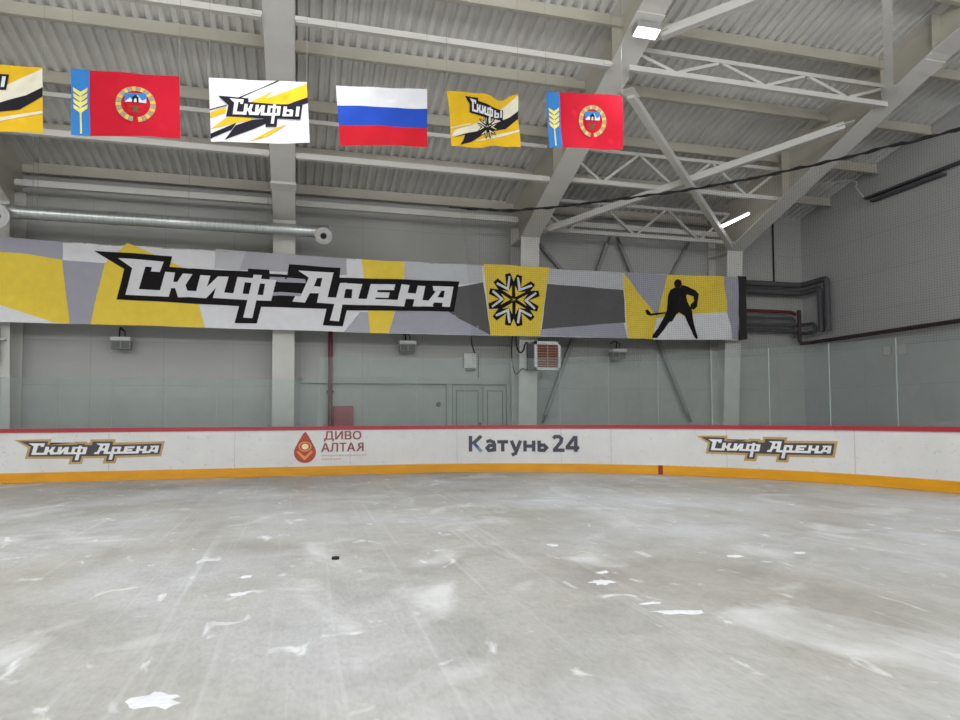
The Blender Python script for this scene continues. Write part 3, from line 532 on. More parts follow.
tall = [0.43, 1.53, 2.63, 3.73, 4.83, 5.93, 7.03, 8.12, 9.25, 10.40, 11.53, 12.69, 13.85, 15.0]
for i, (a, b) in enumerate(zip(tall, tall[1:])):
    pane(a, b, 2.64, f'tall greenish glass pane on the boards, {ords[i]} from the step down to low glass', 'tall glass panes', 0.010 if i < 8 else 0.018)

# ------------------------------------------------------------------ protective net hung from a black rope
nt_ = empty('protective_net', (*rink(8, -0.12), 2.64), 'fine black safety net hanging from a black rope behind the goal end glass', 'net')
ROPE = [(3.52, 6.24), (4.4, 6.185), (5.1, 6.17), (6.0, 6.205), (6.9, 6.245), (8.0, 6.245), (9.1, 6.235), (10.1, 6.21), (11.1, 6.185), (12.5, 6.11), (13.8, 5.98), (15.5, 6.05), (18, 6.2), (24, 6.2)]
def rope_z(s):
    for (a, za), (b, zb) in zip(ROPE, ROPE[1:]):
        if a <= s <= b: return za + (zb - za) * (s - a) / (b - a)
    return 6.2
bm = bmesh.new(); uvl = bm.loops.layers.uv.new('UVMap'); cols = []; s = 3.62
while s < 24:
    zt = rope_z(s); row = []
    for k in range(9):
        t = k / 8; z = zt + (2.5 - zt) * t; so = s + 0.30 * (1 - (1 - t) ** 2) * max(0, 1 - (s - 3.6) / 2.0)
        row.append((bm.verts.new((*rink(so, -0.15 + 0.05 * math.sin(s * 2.3 + t * 3)), z)), (so, z)))
    cols.append(row); s += 0.25
for a, b in zip(cols, cols[1:]):
    for k in range(8):
        q = [a[k], b[k], b[k + 1], a[k + 1]]; f = bm.faces.new([v for v, _ in q])
        for lp, (_, uv) in zip(f.loops, q): lp[uvl].uv = uv
me = bpy.data.meshes.new('netting'); bm.to_mesh(me); bm.free(); me.materials.append(M['net'])
o = bpy.data.objects.new('netting', me); COL.objects.link(o); o.parent = nt_; o.matrix_parent_inverse = Matrix.Translation(-nt_.location)
random.seed(4); pts = []; s = 3.38
while s < 24:
    pts.append((*rink(s, -0.15), (rope_z(s) if s > 3.52 else 6.24 - 0.02 * (3.52 - s)) + random.uniform(-0.012, 0.012))); s += 0.12
MB().tube(pts, [0.012 if i < 3 else 0.028 + 0.010 * math.sin(i * 1.7) for i in range(len(pts))], 8).build('rope', 'black', nt_)

# ------------------------------------------------------------------ banner
BYY = DATA['YB']
def interp(L, x):
    for (a, za), (b, zb) in zip(L, L[1:]):
        if a <= x <= b: return za + (zb - za) * (x - a) / (b - a)
    return L[0][1] if x < L[0][0] else L[-1][1]
def onbanner(off):
    def f(x, z, e=0):
        rip = 0.022 * math.sin(x * 2.1 + z * 1.3) + 0.016 * math.sin(x * 5.3 - z * 3.0) + 0.010 * math.sin(x * 1.2 + z * 9 + math.sin(x * 2.3))
        if x > 9.4: rip += 0.016 * min(1, (x - 9.4)) * math.sin((x - z * 1.1) * 6.5)
        if x < -3.6: rip += 0.08 * min(1, (-3.6 - x) / 2) * math.sin((z - 3.3) * 3.0 + (x + 6) * 1.3)
        return (x, BYY + rip - off - e, z)
    return f
bn = empty('banner', (3.0, BYY, 3.3), 'long white and yellow arena banner hung across the back wall columns', 'banner')
edge = DATA['edge']; outline = [tuple(p) for p in edge['top']] + [tuple(p) for p in edge['bot'][::-1]]
decal('fabric', [outline], onbanner(0), 'b_white', bn, (0.12, 0.12))
for k, m in (('pale', 'b_pale'), ('grey', 'b_grey'), ('lilac', 'b_lilac'), ('dark', 'b_dark'), ('yellow', 'b_yellow'), ('white', 'b_white')):
    for p in DATA['patch'][k]: decal(k + '_print', [p], onbanner({'pale': .003, 'grey': .004, 'lilac': .005, 'dark': .006, 'yellow': .008, 'white': .010}[k]), m, bn, (0.12, 0.12))
decal('logo_backing', [DATA['back']], onbanner(0.013), 'b_black', bn, (0.12, 0.12))
decal('logo_streak_print', DATA['streak'], onbanner(0.015), 'b_lilac', bn, (0.12, 0.12))
decal('lettering', DATA['lets'], onbanner(0.017), 'b_white', bn, (0.12, 0.12))
decal('snowflake_print', DATA['em_b'], onbanner(0.013), 'b_black', bn, (0.12, 0.12))
decal('snowflake_yellow_print', DATA['em_y'], onbanner(0.017), 'b_yellow', bn, (0.12, 0.12))
decal('snowflake_white_print', DATA['em_w'], onbanner(0.017), 'b_white', bn, (0.12, 0.12))
decal('hockey_player_print', DATA['player'], onbanner(0.020), 'b_black', bn, (0.12, 0.12))
decal('black_end_hem', DATA['strip'], onbanner(0.0), 'b_hem', bn, (0.12, 0.12))
hem = MB(); hem.tube([onbanner(-0.01)(x / 4, interp(edge['top'], x / 4) - 0.01) for x in range(-28, 48)], 0.012, 6); hem.build('hanging_cord', 'wire', bn)

# ------------------------------------------------------------------ flags
def flag_map(c, seed, amp=0.025, off=0.0):
    c = [Vector(p) for p in c]  # tl tr br bl (x, z)
    def f(u, v, e=0):
        a = c[3].lerp(c[2], u); b = c[0].lerp(c[1], u); p = a.lerp(b, v)
        y = 10.3 + amp * math.sin(u * 7 + seed + v * 1.5) * (0.35 + 0.65 * (1 - v)) + amp * 0.6 * math.sin(u * 3.1 + v * 5 + seed * 2) + amp * 0.3 * math.sin(u * 15 - v * 9 + seed)
        return (p.x, y - off - e, p.y)
    return f
def flag_root(c, lb):
    o = empty('flag', ((c[0][0] + c[1][0]) / 2, 10.3, max(c[0][1], c[1][1])), lb, 'flag', 'row of hanging flags')
    return o
GR = (0.06, 0.08)
SQ = [(0, 0), (1, 0), (1, 1), (0, 1)]
def q(x0, z0, x1, z1): return [(x0, z0), (x1, z0), (x1, z1), (x0, z1)]
def hangers(o, c):
    for k in (0, 1):
        x, z = c[k]; MB().tube([(x, 10.3, z - 0.01), (x, 10.32, roof(10.32) - 0.0)], 0.003, 5).build('hanging_line', 'wire', o)
def altai(c, seed, lb):
    o = flag_root(c, lb); mp = lambda k: flag_map(c, seed, off=k)
    decal('cloth', [SQ], mp(0), 'f_crimson', o, GR)
    decal('hoist_stripe', [q(0, 0, 0.165, 1)], mp(0.004), 'f_sky', o, GR)
    ear = [q(0.076, 0.03, 0.092, 0.60)]
    for k in range(4):
        z = 0.33 + 0.085 * k
        for sg in (-1, 1):
            ear.append([(0.084, z), (0.084 + sg * 0.062, z + 0.075), (0.084 + sg * 0.066, z + 0.135), (0.084, z + 0.07)])
    decal('wheat_ear_print', ear, mp(0.008), 'f_wheat', o, None or (0.06, 0.08))
    cx, cz, rx, rz = 0.59, 0.5, 0.185, 0.285
    A, B, Cc = [], [], []
    for k in range(24):
        a = R(-82 + k * 344 / 24); b = a + R(344 / 24 * 0.92)
        A.append([(cx + rx * math.cos(a), cz + rz * math.sin(a)), (cx + rx * math.cos(b), cz + rz * math.sin(b)), (cx + rx * .72 * math.cos(b), cz + rz * .74 * math.sin(b)), (cx + rx * .72 * math.cos(a), cz + rz * .74 * math.sin(a))])
    decal('wreath_print', A[0::2], mp(0.008), 'f_gold', o, GR); decal('wreath_leaf_print', A[1::2], mp(0.008), 'f_grey', o, GR)
    decal('shield_print', [[(cx - .10, cz + .17), (cx + .10, cz + .17), (cx + .10, cz - .02), (cx + .06, cz - .15), (cx, cz - .2), (cx - .06, cz - .15), (cx - .10, cz - .02)]], mp(0.008), 'f_red', o, GR)
    decal('shield_top_print', [q(cx - .10, cz + .02, cx + .10, cz + .17)], mp(0.011), 'f_sky', o, GR)
    decal('shield_white_print', [[(cx - .10, cz + .02), (cx - .05, cz + .09), (cx - .02, cz + .05), (cx + .02, cz + .14), (cx + .06, cz + .05), (cx + .10, cz + .09), (cx + .10, cz + .02)]], mp(0.014), 'f_white', o, GR)
    decal('shield_horse_print', [[(cx - .03, cz + .01), (cx - .03, cz + .1), (cx, cz + .14), (cx + .03, cz + .1), (cx + .03, cz + .01), (cx + .015, cz + .01), (cx + .01, cz + .08), (cx - .01, cz + .08), (cx - .015, cz + .01)]], mp(0.017), 'f_black', o, GR)
    decal('shield_vase_print', [[(cx - .05, cz - .05), (cx + .05, cz - .05), (cx + .015, cz - .09), (cx + .03, cz - .14), (cx - .03, cz - .14), (cx - .015, cz - .09)]], mp(0.014), 'f_green', o, GR)
    hangers(o, c)
altai([(-3.08, 6.12), (-1.70, 6.20), (-1.67, 5.29), (-3.07, 5.20)], 0.4, 'crimson flag with blue hoist stripe hanging over the banner lettering')
altai([(3.92, 6.65), (5.31, 6.77), (5.31, 5.83), (3.97, 5.72)], 2.6, 'crimson flag with blue hoist stripe hanging in front of the lamp frame')
def tricolour():
    c = [(0.51, 6.34), (1.92, 6.45), (1.93, 5.53), (0.58, 5.42)]; o = flag_root(c, 'white, blue and red tricolour flag in the row of flags'); mp = lambda k: flag_map(c, 1.2, 0.022, k)
    decal('white_band', [q(0, 2 / 3, 1, 1)], mp(0), 'f_white', o, GR); decal('blue_band', [q(0, 1 / 3, 1, 2 / 3)], mp(0), 'f_blue', o, GR); decal('red_band', [q(0, 0, 1, 1 / 3)], mp(0), 'f_red', o, GR)
    hangers(o, c)
tricolour()
# team word: reuse the first letters of the arena word and add the last one
lx = [p[0] for L in DATA['lets'][:6] for p in L]; WX0, WX1 = min(lx), max(lx)
lz = [p[1] for L in DATA['lets'][:6] for p in L]; WZ0, WZ1 = min(lz), max(lz)
def team_word(x0, x1, z0, z1, slope=0.0):
    f = lambda P: [(x0 + (x - WX0) / (WX1 - WX0) * (x1 - x0) * 0.74, z0 + (z - WZ0) / (WZ1 - WZ0) * (z1 - z0) + slope * (x - WX0) / (WX1 - WX0) * 0.74) for x, z in P]
    let = [f(p) for p in DATA['lets'][:6]]
    w_ = x1 - x0; h_ = z1 - z0; zz = z0 + h_ * 0.30 + slope * 0.8
    b = x0 + w_ * 0.755
    let += [[(b, zz), (b + .05 * w_, zz), (b + .075 * w_, zz + .42 * h_), (b + .025 * w_, zz + .42 * h_)], q(b, zz, b + .15 * w_, zz + .09 * h_), q(b + .02 * w_, zz + .2 * h_, b + .15 * w_, zz + .29 * h_),
            [(b + .10 * w_, zz), (b + .15 * w_, zz), (b + .165 * w_, zz + .26 * h_), (b + .115 * w_, zz + .26 * h_)], [(b + .19 * w_, zz), (b + .24 * w_, zz), (b + .265 * w_, zz + .42 * h_), (b + .215 * w_, zz + .42 * h_)]]
    bk = [(x0 - .16 * w_, z0 + 1.08 * h_), (x0 + .27 * w_, z0 + 1.05 * h_), (x0 + .27 * w_, z0 + .88 * h_), (x1 + .06 * w_, z0 + .80 * h_ + slope), (x1 + .02 * w_, z0 + .18 * h_ + slope), (x0 + .68 * w_, z0 + .22 * h_ + slope * .6), (x0 + .66 * w_, z0 - .12 * h_ + slope * .6), (x0 + .50 * w_, z0 - .12 * h_ + slope * .6), (x0 + .51 * w_, z0 + .22 * h_ + slope * .5), (x0 - .06 * w_, z0 + .26 * h_), (x0 - .02 * w_, z0 + .72 * h_)]
    return bk, let
def white_team():
    c = [(-1.30, 6.22), (0.08, 6.34), (0.13, 5.40), (-1.26, 5.28)]; o = flag_root(c, 'white flag with yellow and black slashes and a team word'); mp = lambda k: flag_map(c, 3.3, 0.02, k)
    decal('cloth', [SQ], mp(0), 'f_white', o, GR)
    decal('yellow_slash', [[(.31, .56), (.64, .83), (.56, .70), (1.0, .97), (1.0, .74), (.70, .58)], [(0, .20), (.16, .38), (.42, .46), (.42, .36), (.26, .30)], [(0, .45), (.16, .55), (.16, .46), (0, .37)], [(.38, .02), (.62, .22), (.78, .30), (.58, .12), (.44, .04)]], mp(0.004), 'f_yellow', o, GR)
    decal('black_slash', [[(0, .12), (.12, .18), (.24, .30), (.2, .20), (.13, .07), (.3, .14), (.42, .30), (.62, .38), (1.0, .72), (1.0, .60), (.66, .38), (.5, .3), (.4, .22), (.14, .06), (.14, .04), (.22, .22), (0, .06)][:0] or [(0, .13), (.26, .30), (.21, .19), (0, .05)], [(.14, .03), (.25, .26), (.42, .36), (.62, .40), (.60, .34), (.46, .24)], [(.70, .56), (1.0, .74), (1.0, .65), (.74, .48)], [(.0, .50), (.17, .58), (.17, .565), (0, .485)], [(.28, .70), (.72, 1.0), (.69, 1.0), (.28, .68)]], mp(0.006), 'f_black', o, GR)
    bk, let = team_word(.20, .90, .30, .68)
    decal('word_backing', [bk], mp(0.010), 'f_black', o, GR); decal('word_lettering', let, mp(0.014), 'f_white', o, GR)
    hangers(o, c)
white_team()
def yellow_team(c, seed, lb, full=True, dip=False):
    o = flag_root(c, lb); base = lambda k: flag_map(c, seed, 0.04 if dip else 0.02, k)
    def mp(k):
        f = base(k)
        def g(u, v, e=0):
            x, y, z = f(u, v, e)
            if dip: z -= (v ** 6) * 0.13 * math.exp(-((u - .74) / .13) ** 2); z += (1 - v) ** 6 * 0.05 * math.exp(-((u - .62) / .12) ** 2)
            return (x, y, z)
        return g
    decal('cloth', [SQ], mp(0), 'f_yellow', o, GR)
    decal('white_slash', [[(0, .16), (.06, .28), (.3, .38), (.62, .62), (1.0, .98), (1.0, .66), (.70, .44), (.40, .30), (.16, .20)], [(0, .02 + .30), (.3, .42), (.3, .40), (0, .30)], [(.35, .12), (.6, .2), (1.0, .34), (1.0, .30), (.62, .15)]], mp(0.004), 'f_pale', o, GR)
    decal('black_slash', [[(.02, .14), (.2, .20), (.17, .10), (.12, .02), (.3, .10), (.5, .26), (.8, .34), (1.0, .56), (1.0, .70), (.86, .56), (.62, .42), (.40, .30), (.24, .24)]], mp(0.007), 'f_black', o, GR)
    if full: bk, let = team_word(.32, .75, .53, .90, -0.12)
    else: bk, let = team_word(.06, .68, .52, .90, 0.03)
    decal('word_backing', [bk], mp(0.010), 'f_black', o, GR); decal('word_lettering', let, mp(0.014), 'f_white', o, GR)
    if full:
        E_, W_ = [], []
        for k in range(6):
            a = R(60 * k)
            def pol(r, t): return (.54 + .155 * r * math.cos(a + t), .37 + .24 * r * math.sin(a + t))
            E_.append([pol(.03, 0), pol(.75, -.42), pol(1.0, -.32), pol(.62, 0), pol(1.0, .32), pol(.75, .42)])
            W_.append([pol(.28, 0), pol(.72, -.30), pol(.86, -.27), pol(.46, 0), pol(.86, .27), pol(.72, .30)])
        decal('snowflake_print', E_, mp(0.012), 'f_black', o, GR); decal('snowflake_light_print', W_, mp(0.015), 'f_cream', o, GR)
    hangers(o, c)
yellow_team([(2.24, 6.48), (3.43, 6.55), (3.45, 5.65), (2.31, 5.57)], 4.1, 'rumpled yellow flag with snowflake emblem and team word', True, True)
yellow_team([(-4.82, 6.01), (-3.43, 6.09), (-3.41, 5.18), (-4.80, 5.09)], 5.2, 'yellow flag with black and cream slashes cut off at the picture edge', False)

# ------------------------------------------------------------------ ventilation duct with two nozzles
du = empty('ventilation_duct', (-2.8, 16.1, 5.6), 'silver round ventilation duct with nozzles above the banner', 'duct')
YD = 15.98
MB().tube([(-6.0, YD, 5.60), (0.40, YD, 5.60)], 0.135, 24).build('pipe', 'galv', du)
for xx in (-5.75, -5.2, -3.9, -2.36, -0.4, 0.30): MB().tube([(xx, YD, 5.60), (xx + 0.05, YD, 5.60)], 0.147, 24).build('joint_collar', 'galv', du)
for xx in (-6.02, 0.52):
    el = MB().tube([(xx - 0.2 if xx > 0 else xx + 0.15, YD, 5.60), (xx, YD, 5.60), (xx + (0.12 if xx > 0 else -0.1), YD - 0.02, 5.60)], 0.15, 20).build('elbow', 'galv', du)
    nz = MB(); big = 0.2 if xx > 0 else 0.27
    prof_ = [(0.06, 0.13), (-0.16, big * 0.8), (-0.24, big), (-0.27, big), (-0.26, big * 0.82), (-0.2, big * 0.5), (-0.24, big * 0.36)]
    yy0 = YD - 0.02; zc = 5.44 if xx > 0 else 5.42
    n = 28; vv = [(xx + r_ * math.cos(2 * math.pi * k / n), yy0 + dy, zc + r_ * math.sin(2 * math.pi * k / n)) for dy, r_ in prof_ for k in range(n)]
    ff = [(i * n + k, i * n + (k + 1) % n, (i + 1) * n + (k + 1) % n, (i + 1) * n + k) for i in range(len(prof_) - 1) for k in range(n)]
    nob = nz.add(vv, ff, True).build('nozzle', 'zinc_white', du)
    MB().tube([(xx, yy0 - 0.235, zc), (xx, yy0 - 0.15, zc)], big * 0.34, 20).build('nozzle_opening', 'black', nob).matrix_parent_inverse = Matrix.Identity(4)
for xx in (-5.45, -5.36, -2.4, -0.72):
    MB().tube([(xx, YD, 5.73), (xx + 0.02, YD, roof(YD) - 0.1)], 0.006, 5).build('hanger_wire', 'wire', du)

# ------------------------------------------------------------------ wall fittings seen under the banner
def flood(x, z, lb, lean=0.0):
    o = empty('floodlight', (x, 17.05, z), lb, 'floodlight', 'dark floodlights under the banner')
    MB().box((x - 0.20, 16.86, z - 0.15), (x + 0.20, 17.08, z + 0.10)).build('housing', 'greybox', o, 0.015)
    MB().box((x - 0.21, 16.82, z + 0.04), (x + 0.21, 17.10, z + 0.13)).build('top_cover', 'whitebox', o, 0.012)
    lens = MB()
    for a in (-0.095, 0.095): lens.box((x + a - 0.08, 16.845, z - 0.13), (x + a + 0.08, 16.865, z + 0.02))
    lens.build('lens', 'groove', o)
    MB().tube([(x - 0.05 + lean, 17.3, z + 0.32), (x - 0.05 + lean, 17.05, z + 0.36), (x - 0.04, 16.95, z + 0.33), (x - 0.05, 16.95, z + 0.12)], 0.018, 8).build('bracket', 'black', o)
    MB().tube([(x + 0.07, 16.97, z + 0.12), (x + 0.06, 16.97, z + 0.27), (x + 0.0, 16.97, z + 0.33), (x - 0.04, 16.97, z + 0.3)], 0.012, 8).build('cable', 'black', o)
flood(-3.92, 3.00, 'grey floodlight on a black bracket below the yellow banner panel next to the first letter')
flood(2.65, 3.08, 'grey floodlight on a black bracket above the door')
flood(8.50, 3.00, 'grey floodlight on a black bracket between heater and hockey player print')

tr = tag(MB().box((0.05, 17.2, 2.13), (5.40, 17.3, 2.28)).build('trim_1', 'door', None, 0.01), kind='structure')
dr = MB()
dr.box((3.72, 17.2, -0.06), (3.86, 17.3, 2.13)); dr.box((5.36, 17.2, -0.06), (5.46, 17.3, 2.13))
door = tag(dr.build('door_1', 'door'), kind='structure')
for a, b in ((3.88, 4.66), (4.72, 5.34)):
    lf = MB(); lf.box((a, 17.24, -0.05), (b, 17.29, 2.08)).build('door_leaf', 'door', door)
    g_ = MB(); x0, x1, z0, z1 = a + 0.1, b - 0.08, 0.2, 1.97
    for u in ((x0, z0, x0 + 0.02, z1), (x1 - 0.02, z0, x1, z1), (x0, z1 - 0.02, x1, z1), (x0, z0, x1, z0 + 0.02)): g_.box((u[0], 17.232, u[1]), (u[2], 17.242, u[3]))
    g_.build('panel_groove', 'groove', door)
MB().box((4.56, 17.17, 0.98), (4.64, 17.24, 1.12)).build('door_handle', 'groove', door)

def single(name, mb, m, lb, cat, bevel=0.0, group=None):
    return tag(mb.build(name, m, None, bevel), lb, cat, group)
single('wall_fitting', MB().tube([(3.52, 17.3, 1.61), (3.52, 17.26, 1.61), (3.52, 17.22, 1.61)], [0.06, 0.06, 0.04], 14), 'groove', 'small dark round fitting on the wall beside the door', 'wall fitting')
o = empty('fire_pipe', (0.75, 17.12, 0), 'maroon vertical standpipe on the wall beside the red cabinet', 'pipe')
MB().tube([(0.75, 17.12, -0.06), (0.75, 17.12, 4.7)], 0.055, 14).build('pipe', 'maroon', o)
for z in (1.9, 3.6): MB().box((0.66, 17.1, z), (0.84, 17.295, z + 0.04)).build('clamp', 'maroon', o)
o = empty('fire_cabinet', (1.07, 17.1, 0.9), 'red fire hose cabinet on the wall behind the boards', 'cabinet')
MB().box((0.83, 17.02, 0.86), (1.31, 17.3, 1.56)).build('body', 'red', o, 0.01)
dd = MB().box((0.86, 17.0, 0.89), (1.28, 17.02, 1.53)).build('door', 'red', o)
MB().box((1.22, 16.98, 1.18), (1.25, 17.0, 1.26)).build('handle', 'groove', dd).matrix_parent_inverse = Matrix.Identity(4)
o = empty('emergency_light', (4.37, 17.2, 2.55), 'small white box with dark foot on the wall above the door', 'wall box')
MB().box((4.18, 17.18, 2.56), (4.52, 17.29, 2.95)).build('body', 'whitebox', o, 0.01)
MB().box((4.24, 17.16, 2.50), (4.48, 17.26, 2.56)).build('lamp_bar', 'groove', o)
MB().tube([(4.5, 17.27, 2.95), (4.42, 17.27, 3.2), (4.4, 17.27, 3.42), (4.62, 17.27, 3.44)], 0.014, 8).build('cable', 'black', o)
MB().tube([(4.6, 17.28, 2.9), (4.6, 17.28, 2.3)], 0.012, 8).build('conduit', 'groove', o)

# unit heater beside the lamp frame's column
o = empty('fan_heater', (6.15, 16.35, 2.46), 'white framed fan heater with copper fins beside the column', 'heater')
hx0, hx1, hz0, hz1, hy = 5.79, 6.50, 2.46, 3.20, 16.20
MB().box((hx0, hy + 0.04, hz0), (hx1, hy + 0.28, hz1)).build('casing', 'greybox', o, 0.01)
fr = MB()
for u in ((hx0, hz0, hx0 + 0.07, hz1), (hx1 - 0.07, hz0, hx1, hz1), (hx0, hz1 - 0.08, hx1, hz1), (hx0, hz0, hx1, hz0 + 0.07)): fr.box((u[0], hy - 0.02, u[1]), (u[2], hy + 0.05, u[3]))
fr.build('front_frame', 'whitebox', o)
MB().box((hx0 + 0.06, hy + 0.03, hz0 + 0.06), (hx1 - 0.06, hy + 0.045, hz1 - 0.07)).build('fin_block', 'orange', o)
lv = MB()
for k in range(9):
    z = hz0 + 0.11 + k * 0.067; lv.box((hx0 + 0.07, hy - 0.01, z), (hx1 - 0.07, hy + 0.03, z + 0.012))
lv.box(((hx0 + hx1) / 2 - 0.012, hy - 0.015, hz0 + 0.06), ((hx0 + hx1) / 2 + 0.012, hy, hz1 - 0.06))
lv.build('louvre_grille', 'tan_slat', o)
MB().prism([(hx0 - 0.12, hy + 0.15), (hx0, hy + 0.05), (hx0, hy + 0.27), (hx0 - 0.12, hy + 0.25)], 'Z', hz0 + 0.02, hz1 - 0.04).build('fan_housing', 'darkpipe', o)
MB().box((hx0 + 0.34, hy + 0.28, hz1 - 0.1), (hx1, 17.3, hz1 - 0.04)).build('wall_bracket', 'greybox', o)
def cable(pts, r, lb, m='black', name='cable'):
    P = [Vector(p) for p in pts]; out = []
    for i in range(len(P) - 1):
        p0, p1, p2, p3 = P[max(i - 1, 0)], P[i], P[i + 1], P[min(i + 2, len(P) - 1)]
        for k in range(6):
            t = k / 6; out.append(0.5 * ((2 * p1) + (p2 - p0) * t + (2 * p0 - 5 * p1 + 4 * p2 - p3) * t * t + (3 * p1 - p0 - 3 * p2 + p3) * t ** 3))
    out.append(P[-1]); return single(name, MB().tube(out, r, 8), m, lb, 'cable')
cable([(5.27, 16.38, 3.5), (5.25, 16.42, 2.9), (5.30, 16.42, 2.50), (5.38, 16.42, 2.37), (5.53, 16.42, 2.50), (5.66, 16.40, 2.48), (5.72, 16.40, 2.56)], 0.017, 'long black cable looping down the column to the foot of the heater')
cable([(5.36, 16.38, 3.5), (5.38, 16.40, 3.08), (5.48, 16.40, 2.92), (5.57, 16.40, 3.0), (5.60, 16.40, 3.12), (5.66, 16.40, 3.18), (5.72, 16.40, 3.06)], 0.02, 'short black cable looped from the banner to the top of the heater')

# ------------------------------------------------------------------ pipes in the far corner
def round_path(pts, r=0.12, n=5):
    P = [Vector(p) for p in pts]; out = [P[0]]
    for i in range(1, len(P) - 1):
        a = (P[i - 1] - P[i]).normalized(); b = (P[i + 1] - P[i]).normalized()
        p0, p2 = P[i] + a * r, P[i] + b * r
        for k in range(n + 1):
            t = k / n; out.append(p0 * (1 - t) ** 2 + P[i] * 2 * t * (1 - t) + p2 * t * t)
    out.append(P[-1]); return out
yw, xw = 17.02, 14.62
def pipe(pts, r, m, lb):
    single('heating_pipe', MB().tube(round_path(pts), r, 12), m, lb, 'pipe', group='pipes in the far corner')
pipe([(12.2, yw, 5.19), (14.5, yw, 5.19), (xw, 16.9, 5.19), (xw, 16.0, 5.21), (xw, 15.98, 3.70)], 0.085, 'darkpipe', 'dark insulated pipe, topmost of the corner pipes, dropping down the end wall')
pipe([(12.2, yw, 4.95), (14.46, yw, 4.95), (xw, 16.85, 4.95), (xw, 16.26, 4.97), (xw, 16.24, 3.70)], 0.085, 'darkpipe', 'dark insulated pipe just below the topmost corner pipe')
pipe([(12.2, yw, 4.37), (14.30, yw, 4.37), (14.40, yw, 4.30)], 0.05, 'maroon', 'short maroon pipe among the dark corner pipes')
pipe([(14.44, 16.92, 4.42), (14.44, 16.92, 3.42), (14.5, 16.8, 3.42), (xw + 0.02, 16.6, 3.43), (xw + 0.02, 6.0, 3.44)], 0.055, 'plum', 'dark brownish pipe dropping in the corner and running along the end wall')
pipe([(12.2, yw, 4.18), (14.36, yw, 4.18), (14.38, yw + 0.05, 3.6)], 0.045, 'darkpipe', 'thin dark pipe just below the maroon pipe')
pipe([(12.2, yw, 3.98), (14.5, yw, 3.98), (xw, 16.9, 3.98), (xw, 16.52, 3.98), (xw, 16.48, 3.72), (xw, 16.95, 3.72), (14.5, yw, 3.76), (14.3, yw, 3.80), (12.2, yw, 3.80)], 0.055, 'darkpipe', 'dark pipe bent back in a hairpin loop on the end wall')
single('conduit', MB().tube([(13.87, 17.27, 5.2), (13.87, 17.27, 7.2)], 0.025, 8), 'black', 'thin dark vertical conduit on the wall above the corner pipes', 'conduit')
for k, (y0, y1, z) in enumerate(((14.7, 4.0, 7.13), (14.5, 12.4, 7.0))):
    single('cable_tray', MB().box((14.70, y1, z - 0.025), (14.86, y0, z + 0.025)), 'darkpipe', ('long thin dark cable tray on the end wall', 'short dark cable tray just under the long one on the end wall')[k], 'cable tray')
cable([(13.0, 15.9, 7.62), (14.3, 14.75, 7.6), (14.5, 14.72, 7.4), (14.72, 14.7, 7.16)], 0.014, 'thin pale cable hanging from the roof edge to the cable tray', 'steel')
cable([(14.75, 14.9, 7.9), (14.75, 14.3, 8.2), (14.75, 13.6, 8.55), (14.75, 13.2, 8.62), (14.75, 13.0, 8.85), (14.75, 12.2, 9.1)], 0.02, 'dark cable wandering along the top of the end wall')
for k in range(4):
    pass
bkt = empty('column_speaker', (-6.25, 16.45, 2.45), 'slim dark speaker box on the column at the picture edge below the banner', 'speaker')
MB().box((-6.42, 16.28, 2.45), (-6.16, 16.5, 3.22)).build('cabinet', 'darkpipe', bkt, 0.01)
MB().box((-6.40, 16.265, 2.50), (-6.18, 16.28, 3.17)).build('front_grille', 'black', bkt)
MB().box((-6.2, 16.4, 2.95), (-6.05, 16.62, 2.99)).build('bracket', 'whitebox', bkt)

# ------------------------------------------------------------------ lamps in view
lm = empty('ceiling_lamp', (5.77, 10.25, flange_z(10.25)), 'bright square lamp under the steel frame', 'lamp')
zf = flange_z(10.25)
MB().prism([(10.15, flange_z(10.15) - 0.15), (10.37, flange_z(10.37) - 0.15), (10.37, flange_z(10.37) - 0.05), (10.15, flange_z(10.15) - 0.05)], 'X', 5.54, 6.0).build('housing', 'greybox', lm, 0.01)
MB().prism([(10.17, flange_z(10.17) - 0.165), (10.35, flange_z(10.35) - 0.165), (10.35, flange_z(10.35) - 0.152), (10.17, flange_z(10.17) - 0.152)], 'X', 5.56, 5.98).build('diffuser', 'lampglow', lm)
MB().box((5.7, 10.2, zf - 0.09), (5.84, 10.3, zf - 0.005)).build('mount', 'greybox', lm)
tl = empty('tube_lamp', (10.9, 15.0, 6.4), 'slim glowing tube lamp hung on a wire near the end wall', 'lamp')
MB().tube([(10.9, 15.56, 6.33), (10.9, 14.45, 6.36)], 0.035, 10).build('tube', 'lampglow', tl)
MB().box((10.87, 14.43, 6.37), (10.93, 15.58, 6.41)).build('housing', 'whitebox', tl)
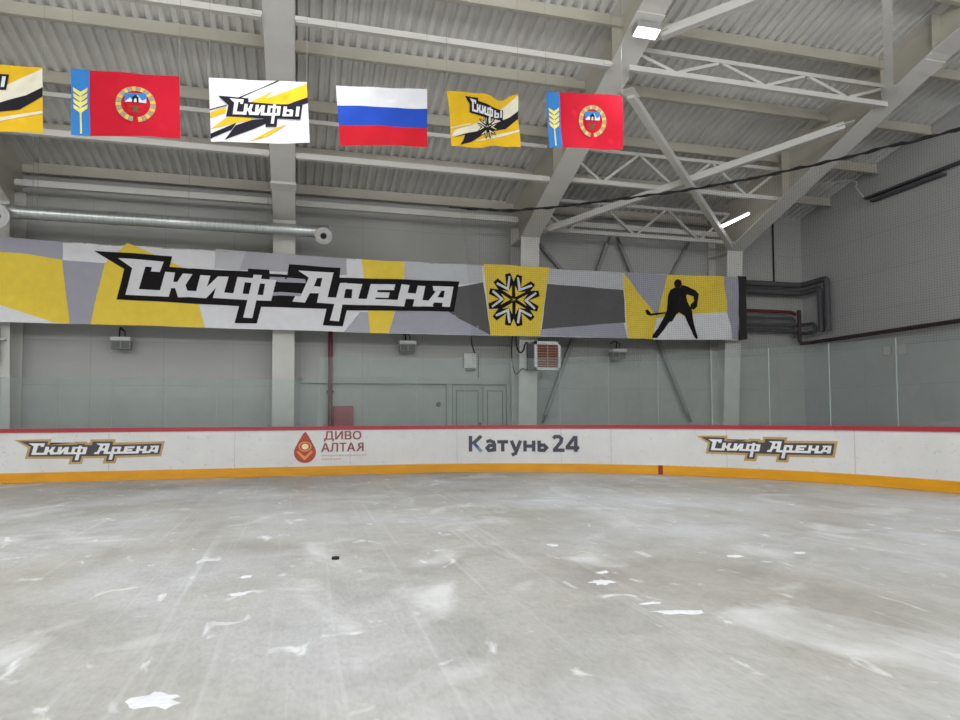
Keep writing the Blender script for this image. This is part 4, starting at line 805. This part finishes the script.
for y in (15.5, 14.5): MB().tube([(10.9, y, 6.4), (10.9, y, roof(y))], 0.005, 5).build('hanger_wire', 'wire', tl)

# ------------------------------------------------------------------ on the ice
single('puck', MB().tube([(0.33, 6.29, 0.001), (0.33, 6.29, 0.022)], 0.034, 24), 'black', 'small black puck lying alone on the ice', 'puck')
random.seed(11)
patches = [(2.40, 3.98, 0.34, 0.055, -0.25, 'long snow wedge on the ice, nearest the picture middle'), (2.33, 4.22, 0.16, 0.03, 0.1, 'thin snow sliver just behind the long snow wedge'), (2.28, 4.85, 0.20, 0.08, 0.2, 'ragged snow patch behind the thin snow sliver'), (2.42, 5.15, 0.14, 0.05, 0.3, 'small snow patch farther behind the ragged snow patch'),
           (2.45, 6.35, 0.09, 0.09, 0.2, 'round white snow spot out on the middle of the ice'), (-0.41, 5.25, 0.14, 0.05, 0.1, 'flat snow chip on the ice nearer than the puck'), (-0.40, 5.80, 0.12, 0.05, 0.4, 'narrow snow chip on the ice level with the puck'), (-0.62, 3.40, 0.20, 0.12, 0.5, 'broad snow smear close to the camera'),
           (3.85, 5.40, 0.14, 0.06, 0.1, 'snow chip on the ice toward the goal line mark'), (4.52, 5.36, 0.12, 0.05, 0.2, 'snow chip on the ice nearest the end boards')]
for x, y, a, b, rot, lb in patches:
    n = 20; rr = [1 + random.uniform(-0.35, 0.3) for _ in range(n)]
    pts = []
    for k in range(n):
        t = 2 * math.pi * k / n; px, py = a * 0.5 * rr[k] * math.cos(t), b * 0.9 * rr[k] * math.sin(t)
        pts.append((x + px * math.cos(rot) - py * math.sin(rot), y + px * math.sin(rot) + py * math.cos(rot)))
    m_ = MB(); inn = [(x + (px - x) * .6, y + (py - y) * .6) for px, py in pts]
    vs = [(px, py, 0.0008) for px, py in pts] + [(px, py, 0.006) for px, py in inn] + [(x, y, 0.008)]
    fs = [(k, (k + 1) % n, n + (k + 1) % n, n + k) for k in range(n)] + [(n + k, n + (k + 1) % n, 2 * n) for k in range(n)]
    single('snow_patch', m_.add(vs, fs, True), 'snow', lb, 'snow', group='snow patches on the ice')
